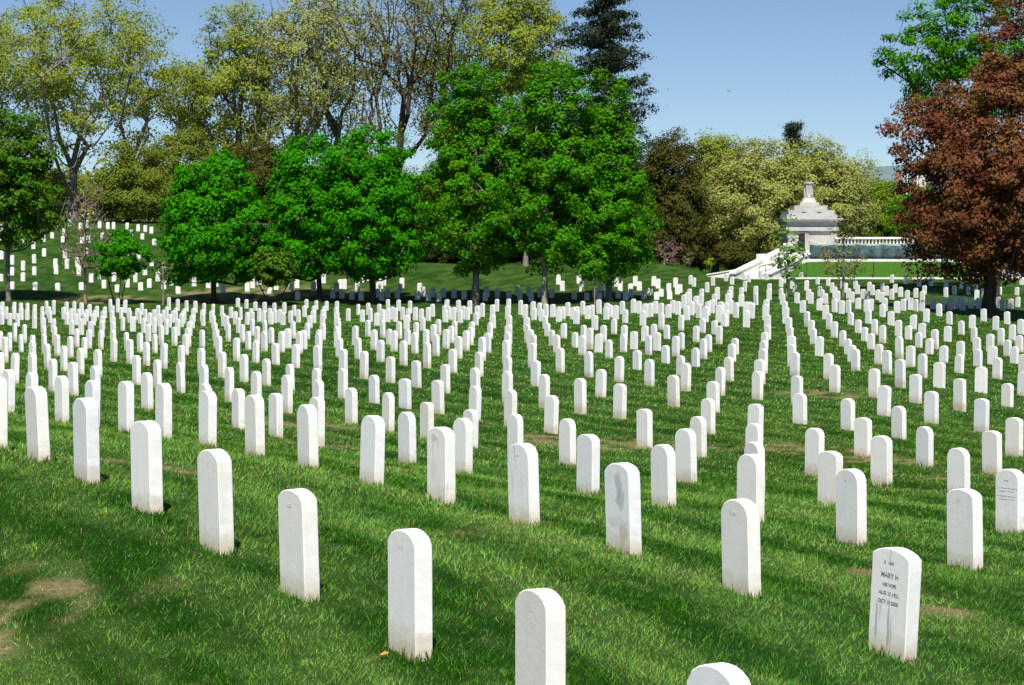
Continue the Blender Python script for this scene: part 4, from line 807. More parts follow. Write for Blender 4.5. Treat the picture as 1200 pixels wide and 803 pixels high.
    off[:, 2] *= flat
    pos = cp[ci] + off * csz[ci][:, None]
    out = cp[ci] - cen; out /= np.linalg.norm(out, axis=1, keepdims=True) + 1e-6
    nrm = off * puff + out * outb + np.array([0, 0, updir]) + rs.normal(size=(tot, 3)) * .45
    nrm /= np.linalg.norm(nrm, axis=1, keepdims=True) + 1e-9
    rv = rs.normal(size=(tot, 3)); u = np.cross(nrm, rv); u /= np.linalg.norm(u, axis=1, keepdims=True) + 1e-9; w = np.cross(nrm, u)
    sz = size * rs.uniform(.55, 1.35, tot)
    v = np.stack([pos - u * sz[:, None] * .55 - w * sz[:, None] * .42, pos + u * sz[:, None] * .55 - w * sz[:, None] * .42, pos + w * sz[:, None] * .85], 1)
    tint = np.stack([rs.random(tot), rs.random(nc)[ci] ** 1.5, rs.random(tot)], 1)
    me = np_mesh("crown", v.reshape(-1, 3), np.arange(tot * 3).reshape(-1, 3), leaf, np.repeat(tint, 3, 0))
    link(bpy.data.objects.new("crown", me), root)
    return root

L = {}
L['maple'] = leaf_mat('maple_leaf', (0.012, 0.150, 0.002), (0.072, 0.345, 0.004), (0.040, 0.255, 0.002), .38)
L['poplar'] = leaf_mat('poplar_leaf', (0.024, 0.170, 0.004), (0.100, 0.375, 0.008), (0.100, 0.225, 0.006), .40)
L['darkgreen'] = leaf_mat('dark_leaf', (0.033, 0.136, 0.007), (0.098, 0.240, 0.012), (0.090, 0.152, 0.012), .3)
L['yellow'] = leaf_mat('spring_yellow_leaf', (0.200, 0.275, 0.028), (0.360, 0.430, 0.052), (0.290, 0.320, 0.050), .42)
L['olive'] = leaf_mat('olive_leaf', (0.110, 0.165, 0.019), (0.230, 0.295, 0.036), (0.180, 0.200, 0.030), .38)
L['pale'] = leaf_mat('pale_catkin', (0.269, 0.301, 0.075), (0.450, 0.486, 0.138), (0.300, 0.307, 0.075), .38)
L['brownbud'] = leaf_mat('brown_bud', (0.165, 0.140, 0.054), (0.270, 0.245, 0.084), (0.190, 0.250, 0.048), .3)
L['conifer'] = leaf_mat('conifer_needle', (.012, .028, .016), (.034, .055, .030), (.050, .055, .026), .12)
L['holly'] = leaf_mat('holly_leaf', (.034, .046, .008), (.085, .092, .015), (.100, .078, .018), .18)
L['red'] = leaf_mat('red_leaf', (0.135, 0.038, 0.024), (0.265, 0.092, 0.045), (0.205, 0.115, 0.034), .38)
L['redbud'] = leaf_mat('redbud_blossom', (.24, .10, .12), (.34, .18, .19), (.20, .13, .10), .25)
L['lime'] = leaf_mat('lime_leaf', (0.120, 0.237, 0.014), (0.240, 0.375, 0.025), (0.192, 0.237, 0.020), .35)
L['sapling'] = leaf_mat('sapling_leaf', (0.120, 0.260, 0.040), (0.228, 0.390, 0.080), (0.156, 0.260, 0.050), .35)

def at(px, d): return (px - 600) / 2300 * d
def zpx(py, d): return EYE + (300 - py) / 2300 * d

GM = "round maples along the foot of the hill"
def foot(x, y): return float(ground_z(x, y)) - .05
def crown(x, y, boxes):
    """boxes given as width, height and depth ranges in metres at the tree: (x0, x1, z0, z1) world -> lobes about the foot"""
    b = foot(x, y)
    return [((x0 + x1) / 2 - x, (k - .5) * .0, (z0 + z1) / 2 - b, (x1 - x0) / 2, (x1 - x0) / 2 * .95, (z1 - z0) / 2) for k, (x0, x1, z0, z1) in enumerate(boxes)]
def at_box(d, *boxes): return [(at(a, d), at(b_, d), zpx(y1, d), zpx(y0, d)) for (a, b_, y0, y1) in boxes]

d = 123.0
tree("maple_tree", "bright green round maple standing alone left of the maple pair", at(250, d), d, crown(at(250, d), d, at_box(d, (190, 314, 205, 338), (203, 296, 177, 290), (188, 262, 262, 342), (250, 322, 250, 340))),
     L['maple'], 'bark_dark', 230, 165, .78, .155, .17, .40, .66, .62, GM, 1, minz=1.5, puff=1.9)
tree("maple_tree", "bright green maple, left one of the touching pair", at(375, d + 2), d + 2, crown(at(375, d + 2), d + 2, at_box(d + 2, (314, 402, 185, 338), (326, 396, 157, 260), (306, 364, 230, 338))),
     L['maple'], 'bark_dark', 200, 165, .76, .155, .17, .40, .66, .62, GM, 2, minz=1.6, puff=1.9)
tree("maple_tree", "bright green maple, right and larger one of the touching pair", at(436, d), d, crown(at(436, d), d, at_box(d, (368, 494, 185, 330), (380, 484, 147, 260), (374, 434, 235, 338), (436, 499, 220, 332))),
     L['maple'], 'bark_dark', 260, 165, .78, .155, .19, .40, .66, .62, GM, 3, minz=1.5, puff=1.9)
GP = "tall airy green trees in the middle"
tree("poplar_tree", "tall airy green tree with dark trunk, leftmost of the three tall ones", at(557, d), d, crown(at(557, d), d, at_box(d, (486, 628, 150, 322), (500, 612, 95, 230), (515, 592, 68, 160))),
     L['poplar'], 'bark_grey', 400, 110, .68, .15, .21, .80, .35, .7, GP, 4, minz=1.3)
tree("poplar_tree", "tall airy green tree with pale slender trunk, middle of three", at(638, d - 1), d - 1, crown(at(638, d - 1), d - 1, at_box(d - 1, (586, 706, 140, 318), (598, 696, 85, 220), (612, 684, 72, 150))),
     L['poplar'], 'bark_pale', 330, 110, .68, .15, .17, .85, .35, .7, GP, 5, minz=1.8)
tree("poplar_tree", "tall pointed green tree, rightmost of the three tall ones", at(714, d + 1), d + 1, crown(at(714, d + 1), d + 1, at_box(d + 1, (648, 772, 195, 330), (660, 762, 125, 265), (682, 742, 74, 185))),
     L['poplar'], 'bark_grey', 350, 110, .66, .15, .17, .85, .35, .7, GP, 6, minz=1.1)
d = 121.0
tree("leafy_tree", "dark green leafy tree cut by the left edge of the picture", at(10, d), d, crown(at(10, d), d, at_box(d, (-75, 75, 150, 255), (-50, 60, 122, 220), (-60, 82, 205, 285))),
     L['darkgreen'], 'bark_grey', 300, 90, .7, .16, .14, .5, .45, .6, None, 7, minz=2.4)
tree("bare_sapling", "leafless brown twiggy sapling left of the small green tree", at(100, d), d, crown(at(100, d), d, at_box(d, (62, 140, 225, 325), (80, 125, 205, 260))),
     L['redbud'], 'twig', 230, 7, .3, .10, .09, .75, .2, .8, None, 8, minz=1.0, bare=.75, twig=.016)
tree("small_tree", "small green many stemmed tree between sapling and lone maple", at(138, d), d, crown(at(138, d), d, at_box(d, (104, 178, 278, 326), (118, 160, 262, 300))),
     L['maple'], 'bark_dark', 85, 70, .42, .14, .045, .55, .3, .7, None, 9, minz=1.0, stems=3)
tree("small_tree", "thin bare stemmed young tree just left of the lone maple", at(191, d), d, crown(at(191, d), d, at_box(d, (176, 208, 298, 330))),
     L['darkgreen'], 'twig', 40, 8, .3, .13, .06, .7, .2, .8, None, 10, bare=.3)
tree("small_tree", "small dark green tree between the lone maple and the pair", at(321, d), d, crown(at(321, d), d, at_box(d, (298, 348, 292, 335))),
     L['darkgreen'], 'bark_dark', 80, 70, .42, .14, .05, .55, .3, .7, None, 11, minz=.8, stems=2)
tree("small_tree", "slim young tree with thin trunk among the tall green ones", at(697, 119), 119, crown(at(697, 119), 119, at_box(119, (680, 716, 285, 330))),
     L['poplar'], 'twig', 40, 30, .35, .16, .05, .7, .2, .8, None, 12, minz=1.2)

# red tree at the right edge and the green one behind it
d = 106.0
tree("red_tree", "large dark red leaved tree with black trunk at the right edge", at(1160, d), d, crown(at(1160, d), d, at_box(d, (1050, 1310, 150, 318), (1075, 1290, 70, 260), (1140, 1300, -40, 150), (1036, 1150, 112, 205), (1048, 1150, 222, 328), (1180, 1310, 220, 335), (1085, 1240, 255, 335))),
     L['red'], 'bark_dark', 900, 105, .85, .145, .36, .35, .50, .6, None, 13, minz=1.5, cat="tree", droop=.25)
d = 128.0
tree("oak_tree", "fresh green oak rising behind the dark red tree", at(1165, d), d, crown(at(1165, d), d, at_box(d, (1022, 1130, 5, 110), (1080, 1220, -40, 120), (1060, 1200, 60, 160))),
     L['poplar'], 'bark_dark', 210, 130, .8, .15, .3, .55, .4, .6, None, 14)
# saplings in front of the monument
d = 124.0
tree("young_tree", "thin fresh green sapling in front of the white monument", at(922, d), d, crown(at(922, d), d, at_box(d, (902, 948, 285, 330), (908, 938, 252, 300))),
     L['sapling'], 'bark_pale', 60, 14, .40, .15, .055, .9, .2, .5, None, 15, minz=.9)
tree("young_tree", "thin brown budded sapling in front of the teal screen", at(988, d), d, crown(at(988, d), d, at_box(d, (958, 1018, 280, 328), (970, 1008, 243, 290))),
     L['brownbud'], 'bark_grey', 90, 9, .40, .12, .07, .85, .2, .6, None, 16, minz=.7)
d = 158.0
tree("redbud_tree", "small pink blossoming tree below the dark evergreen", at(778, d), d, crown(at(778, d), d, at_box(d, (764, 802, 278, 312))),
     L['redbud'], 'bark_grey', 45, 10, .35, .12, .07, .5, .2, .7, None, 17)
tree("young_tree", "tiny leafless sapling on the grass right of the redbud", at(806, d), d, crown(at(806, d), d, at_box(d, (799, 813, 295, 312))), L['brownbud'], 'twig', 24, 8, .25, .12, .04, .8, .2, .7, None, 18)
tree("young_tree", "tiny yellow green sapling near the stair wall", at(831, d), d, crown(at(831, d), d, at_box(d, (824, 838, 302, 314))), L['lime'], 'twig', 20, 16, .28, .14, .04, .8, .2, .7, None, 19)

# the wood behind
GB = "spring trees of the wood behind the graves"
def bg(px, d, boxes, leaf, bark, label, n, per, cl, sz, tr, top, hol, seed, name="wood_tree", **kw):
    x = at(px, d)
    return tree(name, label, x, d, crown(x, d, at_box(d, *boxes)), L[leaf], bark, int(n * 1.25), int(per * 3.0), cl * 1.08, sz * .56, tr, top, hol, .65, GB, seed, **kw)
bg(88, 196, [(-55, 230, 10, 150), (-30, 190, -30, 110), (20, 215, 60, 190), (-70, 60, 60, 185)], 'yellow', 'bark_grey', "huge spreading yellow green tree at upper left", 330, 36, 1.35, .34, .55, .22, .45, 30, twig=.026, rise=.75)
bg(292, 203, [(195, 335, 50, 190), (235, 335, 0, 120), (190, 260, 80, 170)], 'yellow', 'bark_grey', "yellow olive tree right of the huge spreading one", 210, 42, 1.25, .34, .45, .25, .4, 31, twig=.026, rise=.75)
bg(352, 199, [(290, 420, 0, 150), (310, 400, -60, 80), (300, 380, 90, 190)], 'pale', 'bark_grey', "pale grey green tree with many upright limbs", 260, 20, 1.1, .32, .42, .3, .3, 32, twig=.03, rise=.9)
bg(388, 206, [(350, 460, -20, 120), (360, 450, 60, 190), (375, 440, -60, 40)], 'pale', 'bark_grey', "pale budding tree close right of the upright limbed one", 230, 15, 1.1, .32, .4, .35, .3, 33, twig=.03, rise=.9)
bg(466, 200, [(410, 540, -30, 110), (425, 520, 60, 180)], 'brownbud', 'bark_dark', "half bare tree with dark forking branches above the maple pair", 240, 9, 1.1, .30, .45, .45, .3, 34, twig=.03, rise=.9)
bg(520, 210, [(470, 580, -60, 110), (480, 560, 60, 170)], 'olive', 'bark_dark', "loosely leaved olive tree behind the forking one", 220, 18, 1.2, .33, .42, .45, .3, 35, twig=.026, rise=.75)
bg(605, 200, [(540, 672, -5, 110), (560, 660, -30, 60), (550, 640, 70, 170)], 'yellow', 'bark_grey', "golden olive tree left of the dark conifer", 230, 34, 1.2, .33, .45, .45, .4, 36, twig=.026, rise=.75)
bg(551, 148, [(500, 600, 120, 250), (515, 590, 180, 275)], 'olive', 'bark_dark', "thick trunked olive tree behind the leftmost tall green one", 150, 34, .95, .26, .38, .5, .35, 37, minz=4.5)
bg(616, 150, [(585, 660, 130, 260)], 'darkgreen', 'bark_grey', "dark green tree with leaning trunk behind the three tall ones", 120, 36, .9, .25, .2, .5, .35, 38, minz=4.0)
bg(785, 168, [(742, 832, 205, 318), (750, 825, 165, 270), (765, 810, 150, 220)], 'holly', 'bark_dark', "dense dark brown green evergreen right of the tall green trees", 260, 60, .85, .24, .3, .6, .55, 40, minz=.4)
bg(745, 172, [(700, 790, 190, 320)], 'holly', 'bark_dark', "dark evergreen half hidden behind the pointed green tree", 160, 55, .9, .25, .3, .6, .5, 41, minz=.4)
bg(530, 164, [(480, 575, 205, 312)], 'holly', 'bark_dark', "dark evergreen in the gap right of the maple pair", 180, 55, .9, .25, .3, .6, .5, 42, minz=.6)
bg(640, 168, [(575, 700, 215, 312)], 'holly', 'bark_dark', "low dark evergreen behind the middle tall green tree", 200, 55, .9, .25, .3, .6, .5, 43, minz=1.0)
bg(838, 182, [(800, 880, 165, 300), (812, 870, 152, 230)], 'yellow', 'bark_grey', "yellow green tree next to the dark evergreen", 190, 46, 1.0, .28, .35, .4, .45, 44, minz=1.5)
bg(905, 176, [(815, 960, 190, 305), (840, 950, 165, 250), (830, 900, 215, 312)], 'pale', 'bark_dark', "broad pale yellow tree behind the monument's left side", 300, 56, 1.0, .28, .45, .35, .5, 45, minz=1.2)
bg(965, 184, [(900, 1022, 185, 285), (920, 1000, 162, 240), (960, 1024, 215, 300)], 'pale', 'bark_grey', "rounded pale yellow tree above the monument's right side", 270, 54, 1.0, .28, .45, .35, .5, 46, minz=1.2)
bg(1012, 215, [(992, 1034, 178, 240)], 'pale', 'bark_grey', "thin half bare tree against the sky right of the monument", 80, 10, .8, .25, .2, .4, .3, 47)
bg(1035, 196, [(1005, 1062, 215, 300), (1020, 1050, 205, 260)], 'lime', 'bark_dark', "bright yellow green bushy tree left of the dark red one", 150, 50, .9, .26, .22, .4, .45, 48, minz=.4)
bg(1078, 176, [(1045, 1125, 222, 290)], 'poplar', 'bark_dark', "green bushy tree half hidden behind the dark red tree", 140, 50, .9, .25, .22, .4, .45, 49, minz=.4)
bg(1090, 160, [(1062, 1118, 242, 290)], 'darkgreen', 'bark_dark', "dark round evergreen above the balustrade's scroll pier", 110, 50, .7, .22, .18, .5, .5, 50, minz=.4)
bg(1175, 172, [(1110, 1240, 215, 325)], 'olive', 'bark_dark', "olive tree screened by the dark red tree's crown", 180, 44, 1.0, .27, .3, .4, .45, 51, minz=.5)
bg(150, 186, [(105, 215, 190, 262), (120, 190, 165, 230)], 'olive', 'bark_dark', "low olive tree below the huge spreading one", 190, 44, .95, .27, .3, .4, .45, 52, minz=.4)
bg(210, 190, [(170, 262, 150, 262)], 'olive', 'bark_dark', "dark olive tree behind the lone maple's left side", 190, 44, .95, .27, .3, .5, .45, 53, minz=.4)
bg(310, 192, [(255, 345, 165, 275)], 'holly', 'bark_dark', "dark olive evergreen between lone maple and maple pair", 170, 46, .95, .27, .3, .5, .45, 54, minz=.4)
bg(30, 200, [(-60, 95, 190, 268)], 'olive', 'bark_dark', "olive thicket tree behind the leaf edge tree at far left", 170, 40, .95, .28, .3, .5, .45, 55, minz=.4)
bg(420, 198, [(350, 490, 170, 275)], 'olive', 'bark_dark', "olive tree filling the gap above the maple pair", 190, 40, 1.0, .28, .3, .5, .45, 56, minz=.4)
bg(690, 200, [(620, 770, 150, 290)], 'holly', 'bark_dark', "dark tree below the tall conifer", 200, 46, 1.0, .28, .3, .5, .45, 57, minz=.4)

bg(822, 176, [(795, 850, 282, 312)], 'holly', 'bark_dark', "low dark shrub between redbud and stone stairs", 90, 46, .7, .24, .1, .4, .4, 58, "shrub", minz=.2)
bg(858, 170, [(838, 880, 285, 314)], 'holly', 'bark_dark', "low dark shrub against the stone stairs' left parapet", 80, 46, .7, .24, .1, .4, .4, 59, "shrub", minz=.2)
bg(600, 158, [(560, 640, 255, 308)], 'holly', 'bark_dark', "low dark thicket between the trunks of the tall green trees", 150, 46, .8, .25, .12, .4, .4, 60, "shrub", minz=.2)
bg(510, 160, [(470, 548, 260, 308)], 'holly', 'bark_dark', "low dark thicket right of the maple pair", 150, 46, .8, .25, .12, .4, .4, 61, "shrub", minz=.2)
bg(700, 160, [(655, 745, 262, 312)], 'holly', 'bark_dark', "low dark thicket behind the pointed green tree", 150, 46, .8, .25, .12, .4, .4, 62, "shrub", minz=.2)

def conifer(px, d, ytop, ybot, halfpx, label, seed, n_w=30, name="conifer_tree"):
    """tall irregular needle tree: trunk, whorled boughs, needle sprays"""
    rs = np.random.default_rng(seed); x = at(px, d); b = foot(x, d)
    H = zpx(ytop, d) - b; z0 = max(1.0, zpx(ybot, d) - b); rw = halfpx / 2300 * d
    root = empty(name, (x, d, b)); tag(root, label, "tree", None)
    nodes = [[0, 0, H * k / 12.] for k in range(13)]; par = [-1] + list(range(12)); rad = [.34 * (1 - k / 12.5) + .03 for k in range(13)]
    lp = []; ln = []
    for k in range(n_w * 4):
        f = rs.random() ** .9; z = z0 + (H * .99 - z0) * f
        ln_ = rw * (.22 + .78 * (1 - f) ** .8) * rs.uniform(.25, 1.25) ** 1.0 + .25; a = rs.uniform(0, 6.28)
        base = int(min(12, z / H * 12)); p = np.array([0, 0, z]); pr = base
        for s in range(1, 5):
            q = np.array([math.cos(a) * ln_ * s / 4, math.sin(a) * ln_ * s / 4, z + ln_ * (.12 * s / 4 - .30 * (s / 4) ** 2 + .22 * (s / 4) ** 4)]) + rs.normal(0, .06, 3) * ln_ * .4
            nodes.append(list(q)); par.append(pr); rad.append(.05 * (1 - s / 5.)); pr = len(nodes) - 1
            m = 24 + int(26 * s / 4)
            off = rs.normal(size=(m, 3)) * np.array([.34, .34, .20]); off[:, 2] += .05
            lp.append(q + off); ln.append(off + np.array([0, 0, .25]))
    V, P = tube_graph(nodes, par, np.array(rad), 6)
    link(bpy.data.objects.new("trunk", np_mesh("trunk", V, P, M['bark_dark'], None, True)), root)
    pos = np.concatenate(lp); nrm = np.concatenate(ln) + rs.normal(size=pos.shape) * .3; n = len(pos)
    nrm /= np.linalg.norm(nrm, axis=1, keepdims=True); u = np.cross(nrm, rs.normal(size=(n, 3))); u /= np.linalg.norm(u, axis=1, keepdims=True); w = np.cross(nrm, u)
    sz = .17 * rs.uniform(.6, 1.4, n)[:, None]
    v = np.stack([pos - u * sz - w * sz * .3, pos + u * sz - w * sz * .2, pos + w * sz * .5], 1)
    tint = np.stack([rs.random(n), rs.random(n) ** 2, rs.random(n)], 1)
    link(bpy.data.objects.new("crown", np_mesh("crown", v.reshape(-1, 3), np.arange(n * 3).reshape(-1, 3), L['conifer'], np.repeat(tint, 3, 0))), root)
    return root
conifer(706, 186, -25, 230, 80, "tall dark ragged conifer standing against the sky", 7, 64)
conifer(930, 230, 146, 240, 22, "small dark conifer tip poking above the pale yellow trees", 8, 16)

# far wood that closes the horizon: one mass
def far_wood():
    rs = np.random.default_rng(77); n = 60000
    x = rs.uniform(-130, 190, n); y = 300 + rs.uniform(0, 60, n)
    top = 9 + 7 * fbm(x * .08 + 5, y * .0 + 3, 3) - 7 * sstep(45, 75, x)
    z = ground_z(x, y) + top * rs.random(n) ** .7
    nrm = rs.normal(size=(n, 3)) * .6 + np.array([0, -.5, .6]); nrm /= np.linalg.norm(nrm, axis=1, keepdims=True)
    u = np.cross(nrm, rs.normal(size=(n, 3))); u /= np.linalg.norm(u, axis=1, keepdims=True); w = np.cross(nrm, u); sz = rs.uniform(.28, .6, n)[:, None]
    pos = np.stack([x, y, z], 1)
    v = np.stack([pos - u * sz - w * sz * .6, pos + u * sz - w * sz * .6, pos + w * sz], 1)
    tint = np.stack([rs.random(n), fbm(x * .15, y * .15, 2), rs.random(n)], 1)
    o = link(bpy.data.objects.new("distant_woods", np_mesh("distant_woods", v.reshape(-1, 3), np.arange(n * 3).reshape(-1, 3), L['olive'], np.repeat(tint, 3, 0))))
    tag(o, "far off olive green wood closing the horizon behind the trees", "woods", kind="stuff")
far_wood()

# ------------------------------------------------------------------ terrace, stairs and monument
M['white_stone'] = plain_mat('pale_limestone', (.66, .64, .60), (.80, .79, .76), 1.4, .75, .15)
M['monument_stone'] = plain_mat('weathered_marble', (.34, .335, .315), (.50, .49, .465), 1.1, .75, .2)
M['grey_stone'] = plain_mat('grey_granite', (.36, .37, .38), (.50, .51, .52), 2.0, .7, .15)
M['lawn'] = plain_mat('bank_lawn', (.020, .082, .003), (.052, .135, .010), 5.5, .95, .9)
M['teal'] = plain_mat('teal_mesh_fabric', (.018, .042, .046), (.10, .155, .16), 1.6, .8, .3)
M['teal_pale'] = plain_mat('pale_teal_hem', (.30, .42, .40), (.42, .52, .50), 3, .8, .1)
M['dark_metal'] = plain_mat('dark_metal', (.02, .02, .022), (.05, .05, .05), 8, .5, 0)
M['dark_door'] = plain_mat('bronze_door', (.010, .014, .012), (.03, .035, .03), 4, .5, .1)
M['path'] = plain_mat('pale_path', (.34, .31, .27), (.46, .43, .38), 1.5, .9, .1)

ZB = .36; ZTOP = 1.72; YK = 147.2; YT = 151.2
# sloping lawn bank, with the terrace level behind
b = MB()
xs = np.linspace(18.5, 48, 30); rows = [(YK + .15, 0), (148.4, .35), (149.8, .78), (YT, 1.0), (152.2, 1.0)]
vs = []; fs = []
for (yy, f) in rows:
    for x in xs:
        k = float(sstep(19.0, 22.9, x)) if x < 24 else float(1 - .92 * sstep(34.0, 37.5, x)); vs.append((x, yy, ZB - .05 + (ZTOP - ZB + .02) * f * k))
nx = len(xs)
for i in range(len(rows) - 1):
    for k in range(nx - 1): fs.append((i * nx + k, i * nx + k + 1, (i + 1) * nx + k + 1, (i + 1) * nx + k))
tag(mesh_obj("lawn_bank", vs, fs, M['lawn'], None, True), "sloping green lawn below the teal screen", kind="structure")
tag(MB().box(22.4, 34.5, YT + .55, 172, -.6, ZTOP - .04).build("terrace", M['white_stone']), "raised pale terrace carrying monument and balustrade", kind="structure")
k = MB()
for i in range(31):
    x0 = 17.0 + i * 1.0; k.box(x0, x0 + .985, YK - .1, YK + .12, -.8, ZB + .13 + (.01 if i % 2 else 0))
tag(k.build("kerb", M['white_stone']), "long white kerb between the headstones and the lawn bank", kind="structure")
k = MB()
for i in range(12):
    x0 = 22.9 + i * .98; k.box(x0, x0 + .97, YT - .14, YT + .10, 1.2, ZTOP + .14)
k.prism((18.8, 148.6), (22.9, YT - .02), .11, -.3, ZB + .3, 1.0, ZTOP + .14)
tag(k.build("upper_kerb", M['white_stone']), "white kerb along the top of the lawn bank", kind="structure")
px_ = np.linspace(9.5, 19.5, 24)
vv = [(x, 171 + dy, float(ground_z(x, 171 + dy)) + .06) for dy in (0, 3.0) for x in px_]
tag(mesh_obj("path", vv, [(i, i + 1, 25 + i, 24 + i) for i in range(23)], M['path']), "pale path crossing in front of the wood", kind="structure")

# stairs climbing to the monument door
st = empty("stone_stairs", (18.3, 148.4, ZB))
tag(st, "white stone stairs with sloping parapets climbing to the monument", "stairs")
A0 = np.array([0.0, 0.0]); U = np.array([.60, .80]); W_ = np.array([-.80, .60]) 
def loc2(s, w): p = A0 + U * s + W_ * w; return (p[0], p[1])
m_ = MB(); nst = 14; rise = .150; run = .50
for i in range(nst):
    s0 = .6 + i * run; q = [loc2(s0, -1.3), loc2(.6 + nst * run, -1.3), loc2(.6 + nst * run, 1.3), loc2(s0, 1.3)]
    z0, z1 = i * rise - .5 if i == 0 else i * rise, (i + 1) * rise
    m_.add([(*p, z0) for p in q] + [(*p, z1) for p in q], [(4, 5, 6, 7), (0, 1, 5, 4), (1, 2, 6, 5), (2, 3, 7, 6), (3, 0, 4, 7)])
m_.build("steps", M['white_stone'], st)
for w in (-1.55, 1.55):
    MB().prism(loc2(-.5, w), loc2(7.8, w), .22, -.5, .36, -.5, 2.42).build("parapet", M['white_stone'], st)
    MB().prism(loc2(-.62, w), loc2(7.85, w), .30, .362, .49, 2.422, 2.55).build("coping", M['white_stone'], st)
    MB().prism(loc2(7.86, w), loc2(8.7, w), .34, -.5, 2.75, -.5, 2.75).build("pier", M['white_stone'], st)
MB().prism(loc2(3.6, 1.55), loc2(4.6, 1.55), .33, .3, 1.9, .3, 1.9).build("pier", M['white_stone'], st)
# low wall running out to the left from the foot of the stairs
tag(MB().prism((14.9, 150.0), (17.2, 149.2), .16, -.3, .62, -.3, 1.02).prism((14.9, 149.99), (17.25, 149.19), .22, .622, .72, 1.022, 1.12).build("low_wall", M['white_stone']),
    "low white sloping wall left of the stone stairs", "wall")
hr = empty("handrail", (18.6, 147.9, ZB)); tag(hr, "thin dark handrail at the foot of the stone stairs", "handrail")
for i in range(3): MB().lathe(i * .55, i * .3, [(.03, -.3), (.03, .9 + i * .12)], 6).build("post", M['dark_metal'], hr)
MB().prism((0, 0), (1.1, .6), .025, .9, .95, 1.14, 1.19).build("rail", M['dark_metal'], hr)
MB().prism((0, 0), (1.1, .6), .02, .5, .54, .74, .78).build("rail", M['dark_metal'], hr)

mo = empty("monument", (23.9, 158.6, ZTOP)); tag(mo, "white stepped stone monument topped by a large urn", "monument")
P_ = lambda y: zpx(y, 157.0) - ZTOP        # heights read off at the monument's distance
S_ = 157.0 / 2300 * .93
wl, wr = -30 * S_, 30 * S_
MB().box(wl, wr, -2.0, 2.0, -.3, P_(271)).build("body", M['monument_stone'], mo)
for (x0, x1) in ((-31.5, -24), (-9, -4), (24, 31.5)):
    MB().box(x0 * S_, x1 * S_, -2.09, -1.94, -.3, P_(272)).build("pilaster", M['monument_stone'], mo)
MB().box(-33 * S_, 33 * S_, -2.22, 2.22, P_(271) + .002, P_(266.5)).build("architrave", M['monument_stone'], mo)
MB().box(-31.5 * S_, 31.5 * S_, -2.1, 2.1, P_(266.5) + .002, P_(260)).build("frieze", M['grey_stone'], mo)
MB().frustum(-34 * S_, 34 * S_, -2.3, 2.3, P_(260) + .002, -37.5 * S_, 37.5 * S_, -2.55, 2.55, P_(257.6)).box(-38 * S_, 38 * S_, -2.6, 2.6, P_(257.6) + .002, P_(256.2)).build("cornice", M['grey_stone'], mo)
z = P_(256.2) + .002
for (a, y1) in ((31.5, 252), (29, 246.5), (21, 241.0), (12, 237.2)):
    MB().box(-a * S_, a * S_, -a * S_ * .95, a * S_ * .95, z, P_(y1)).build("step", M['monument_stone'], mo); z = P_(y1) + .002
for sx in (-1, 1):
    MB().box(sx * 9.5 * S_ - .16, sx * 9.5 * S_ + .16, -29 * S_ * .95 - .01, -29 * S_ * .95 + .05, P_(249.6), P_(248.6)).build("slot", M['dark_door'], mo)
MB().frustum(-9 * S_, 9 * S_, -9 * S_, 9 * S_, z, -6.2 * S_, 6.2 * S_, -6.2 * S_, 6.2 * S_, P_(231.5)).build("pedestal", M['monument_stone'], mo)
u_ = MB(); prof = []
for (r, y) in ((5.2, 231.4), (5.6, 230.6), (4.6, 229), (4.4, 226), (4.8, 222), (5.4, 218.5), (5.9, 216), (6.2, 215.4)): prof.append((r * S_, P_(y)))
u_.lathe(0, 0, prof, 14); ur = u_.build("urn", M['monument_stone'], mo, False)
MB().lathe(0, 0, [(6.9 * S_, P_(215.3)), (7.2 * S_, P_(214.6)), (7.2 * S_, P_(213.2))], 14).build("rim", M['grey_stone'], ur)
for k_ in range(6):
    a = k_ * math.pi / 3; MB().box(4.9 * S_ * math.cos(a) - .06, 4.9 * S_ * math.cos(a) + .06, 4.9 * S_ * math.sin(a) - .06, 4.9 * S_ * math.sin(a) + .06, P_(229), P_(217)).build("rib", M['monument_stone'], ur)
dr = MB().box(-16.8 * S_, -8.8 * S_, -2.06, -1.97, .55, P_(273.5)).build("door", M['dark_door'], mo)
MB().box(-12.95 * S_, -12.65 * S_, -2.075, -2.0, .56, P_(274)).build("centre_bar", M['dark_metal'], dr)
MB().box(-18 * S_, -7.6 * S_, -2.12, -1.99, P_(273.5) + .002, P_(272.2)).build("lintel", M['monument_stone'], mo)

# teal screen on posts along the terrace edge
sc = empty("mesh_screen", (23.0, YT + .45, ZTOP)); tag(sc, "teal mesh screen stretched along the terrace below the balustrade", "screen")
nS = 6; wS = 11.4 / nS
for i in range(nS):
    x0 = i * wS; V = []; F = []
    for a in range(7):
        for c in range(4):
            V.append((x0 - .01 + (wS + .02) * a / 6, .05 * math.sin(a * 1.7 + c + i), .05 + 1.36 * c / 3 - .10 * math.sin(math.pi * a / 6) * (c / 3)))
    for a in range(6):
        for c in range(3): F.append((a * 4 + c, a * 4 + 4 + c, a * 4 + 5 + c, a * 4 + 1 + c))
    p = mesh_obj("screen_panel", V, F, M['teal'], sc, True)
    so = p.modifiers.new("thickness", 'SOLIDIFY'); so.thickness = .012
    hV = [(v[0], v[1] - .012, v[2] + o_) for j, v in enumerate(V) if j % 4 == 3 for o_ in (-.16, .0)]
    h = mesh_obj("hem", hV, [(2 * a, 2 * a + 2, 2 * a + 3, 2 * a + 1) for a in range(6)], M['teal_pale'], p); so = h.modifiers.new("thickness", 'SOLIDIFY'); so.thickness = .012
for i in range(nS + 1): MB().lathe(i * wS, .08, [(.028, -.3), (.028, 1.5)], 6).build("post", M['dark_metal'], sc)

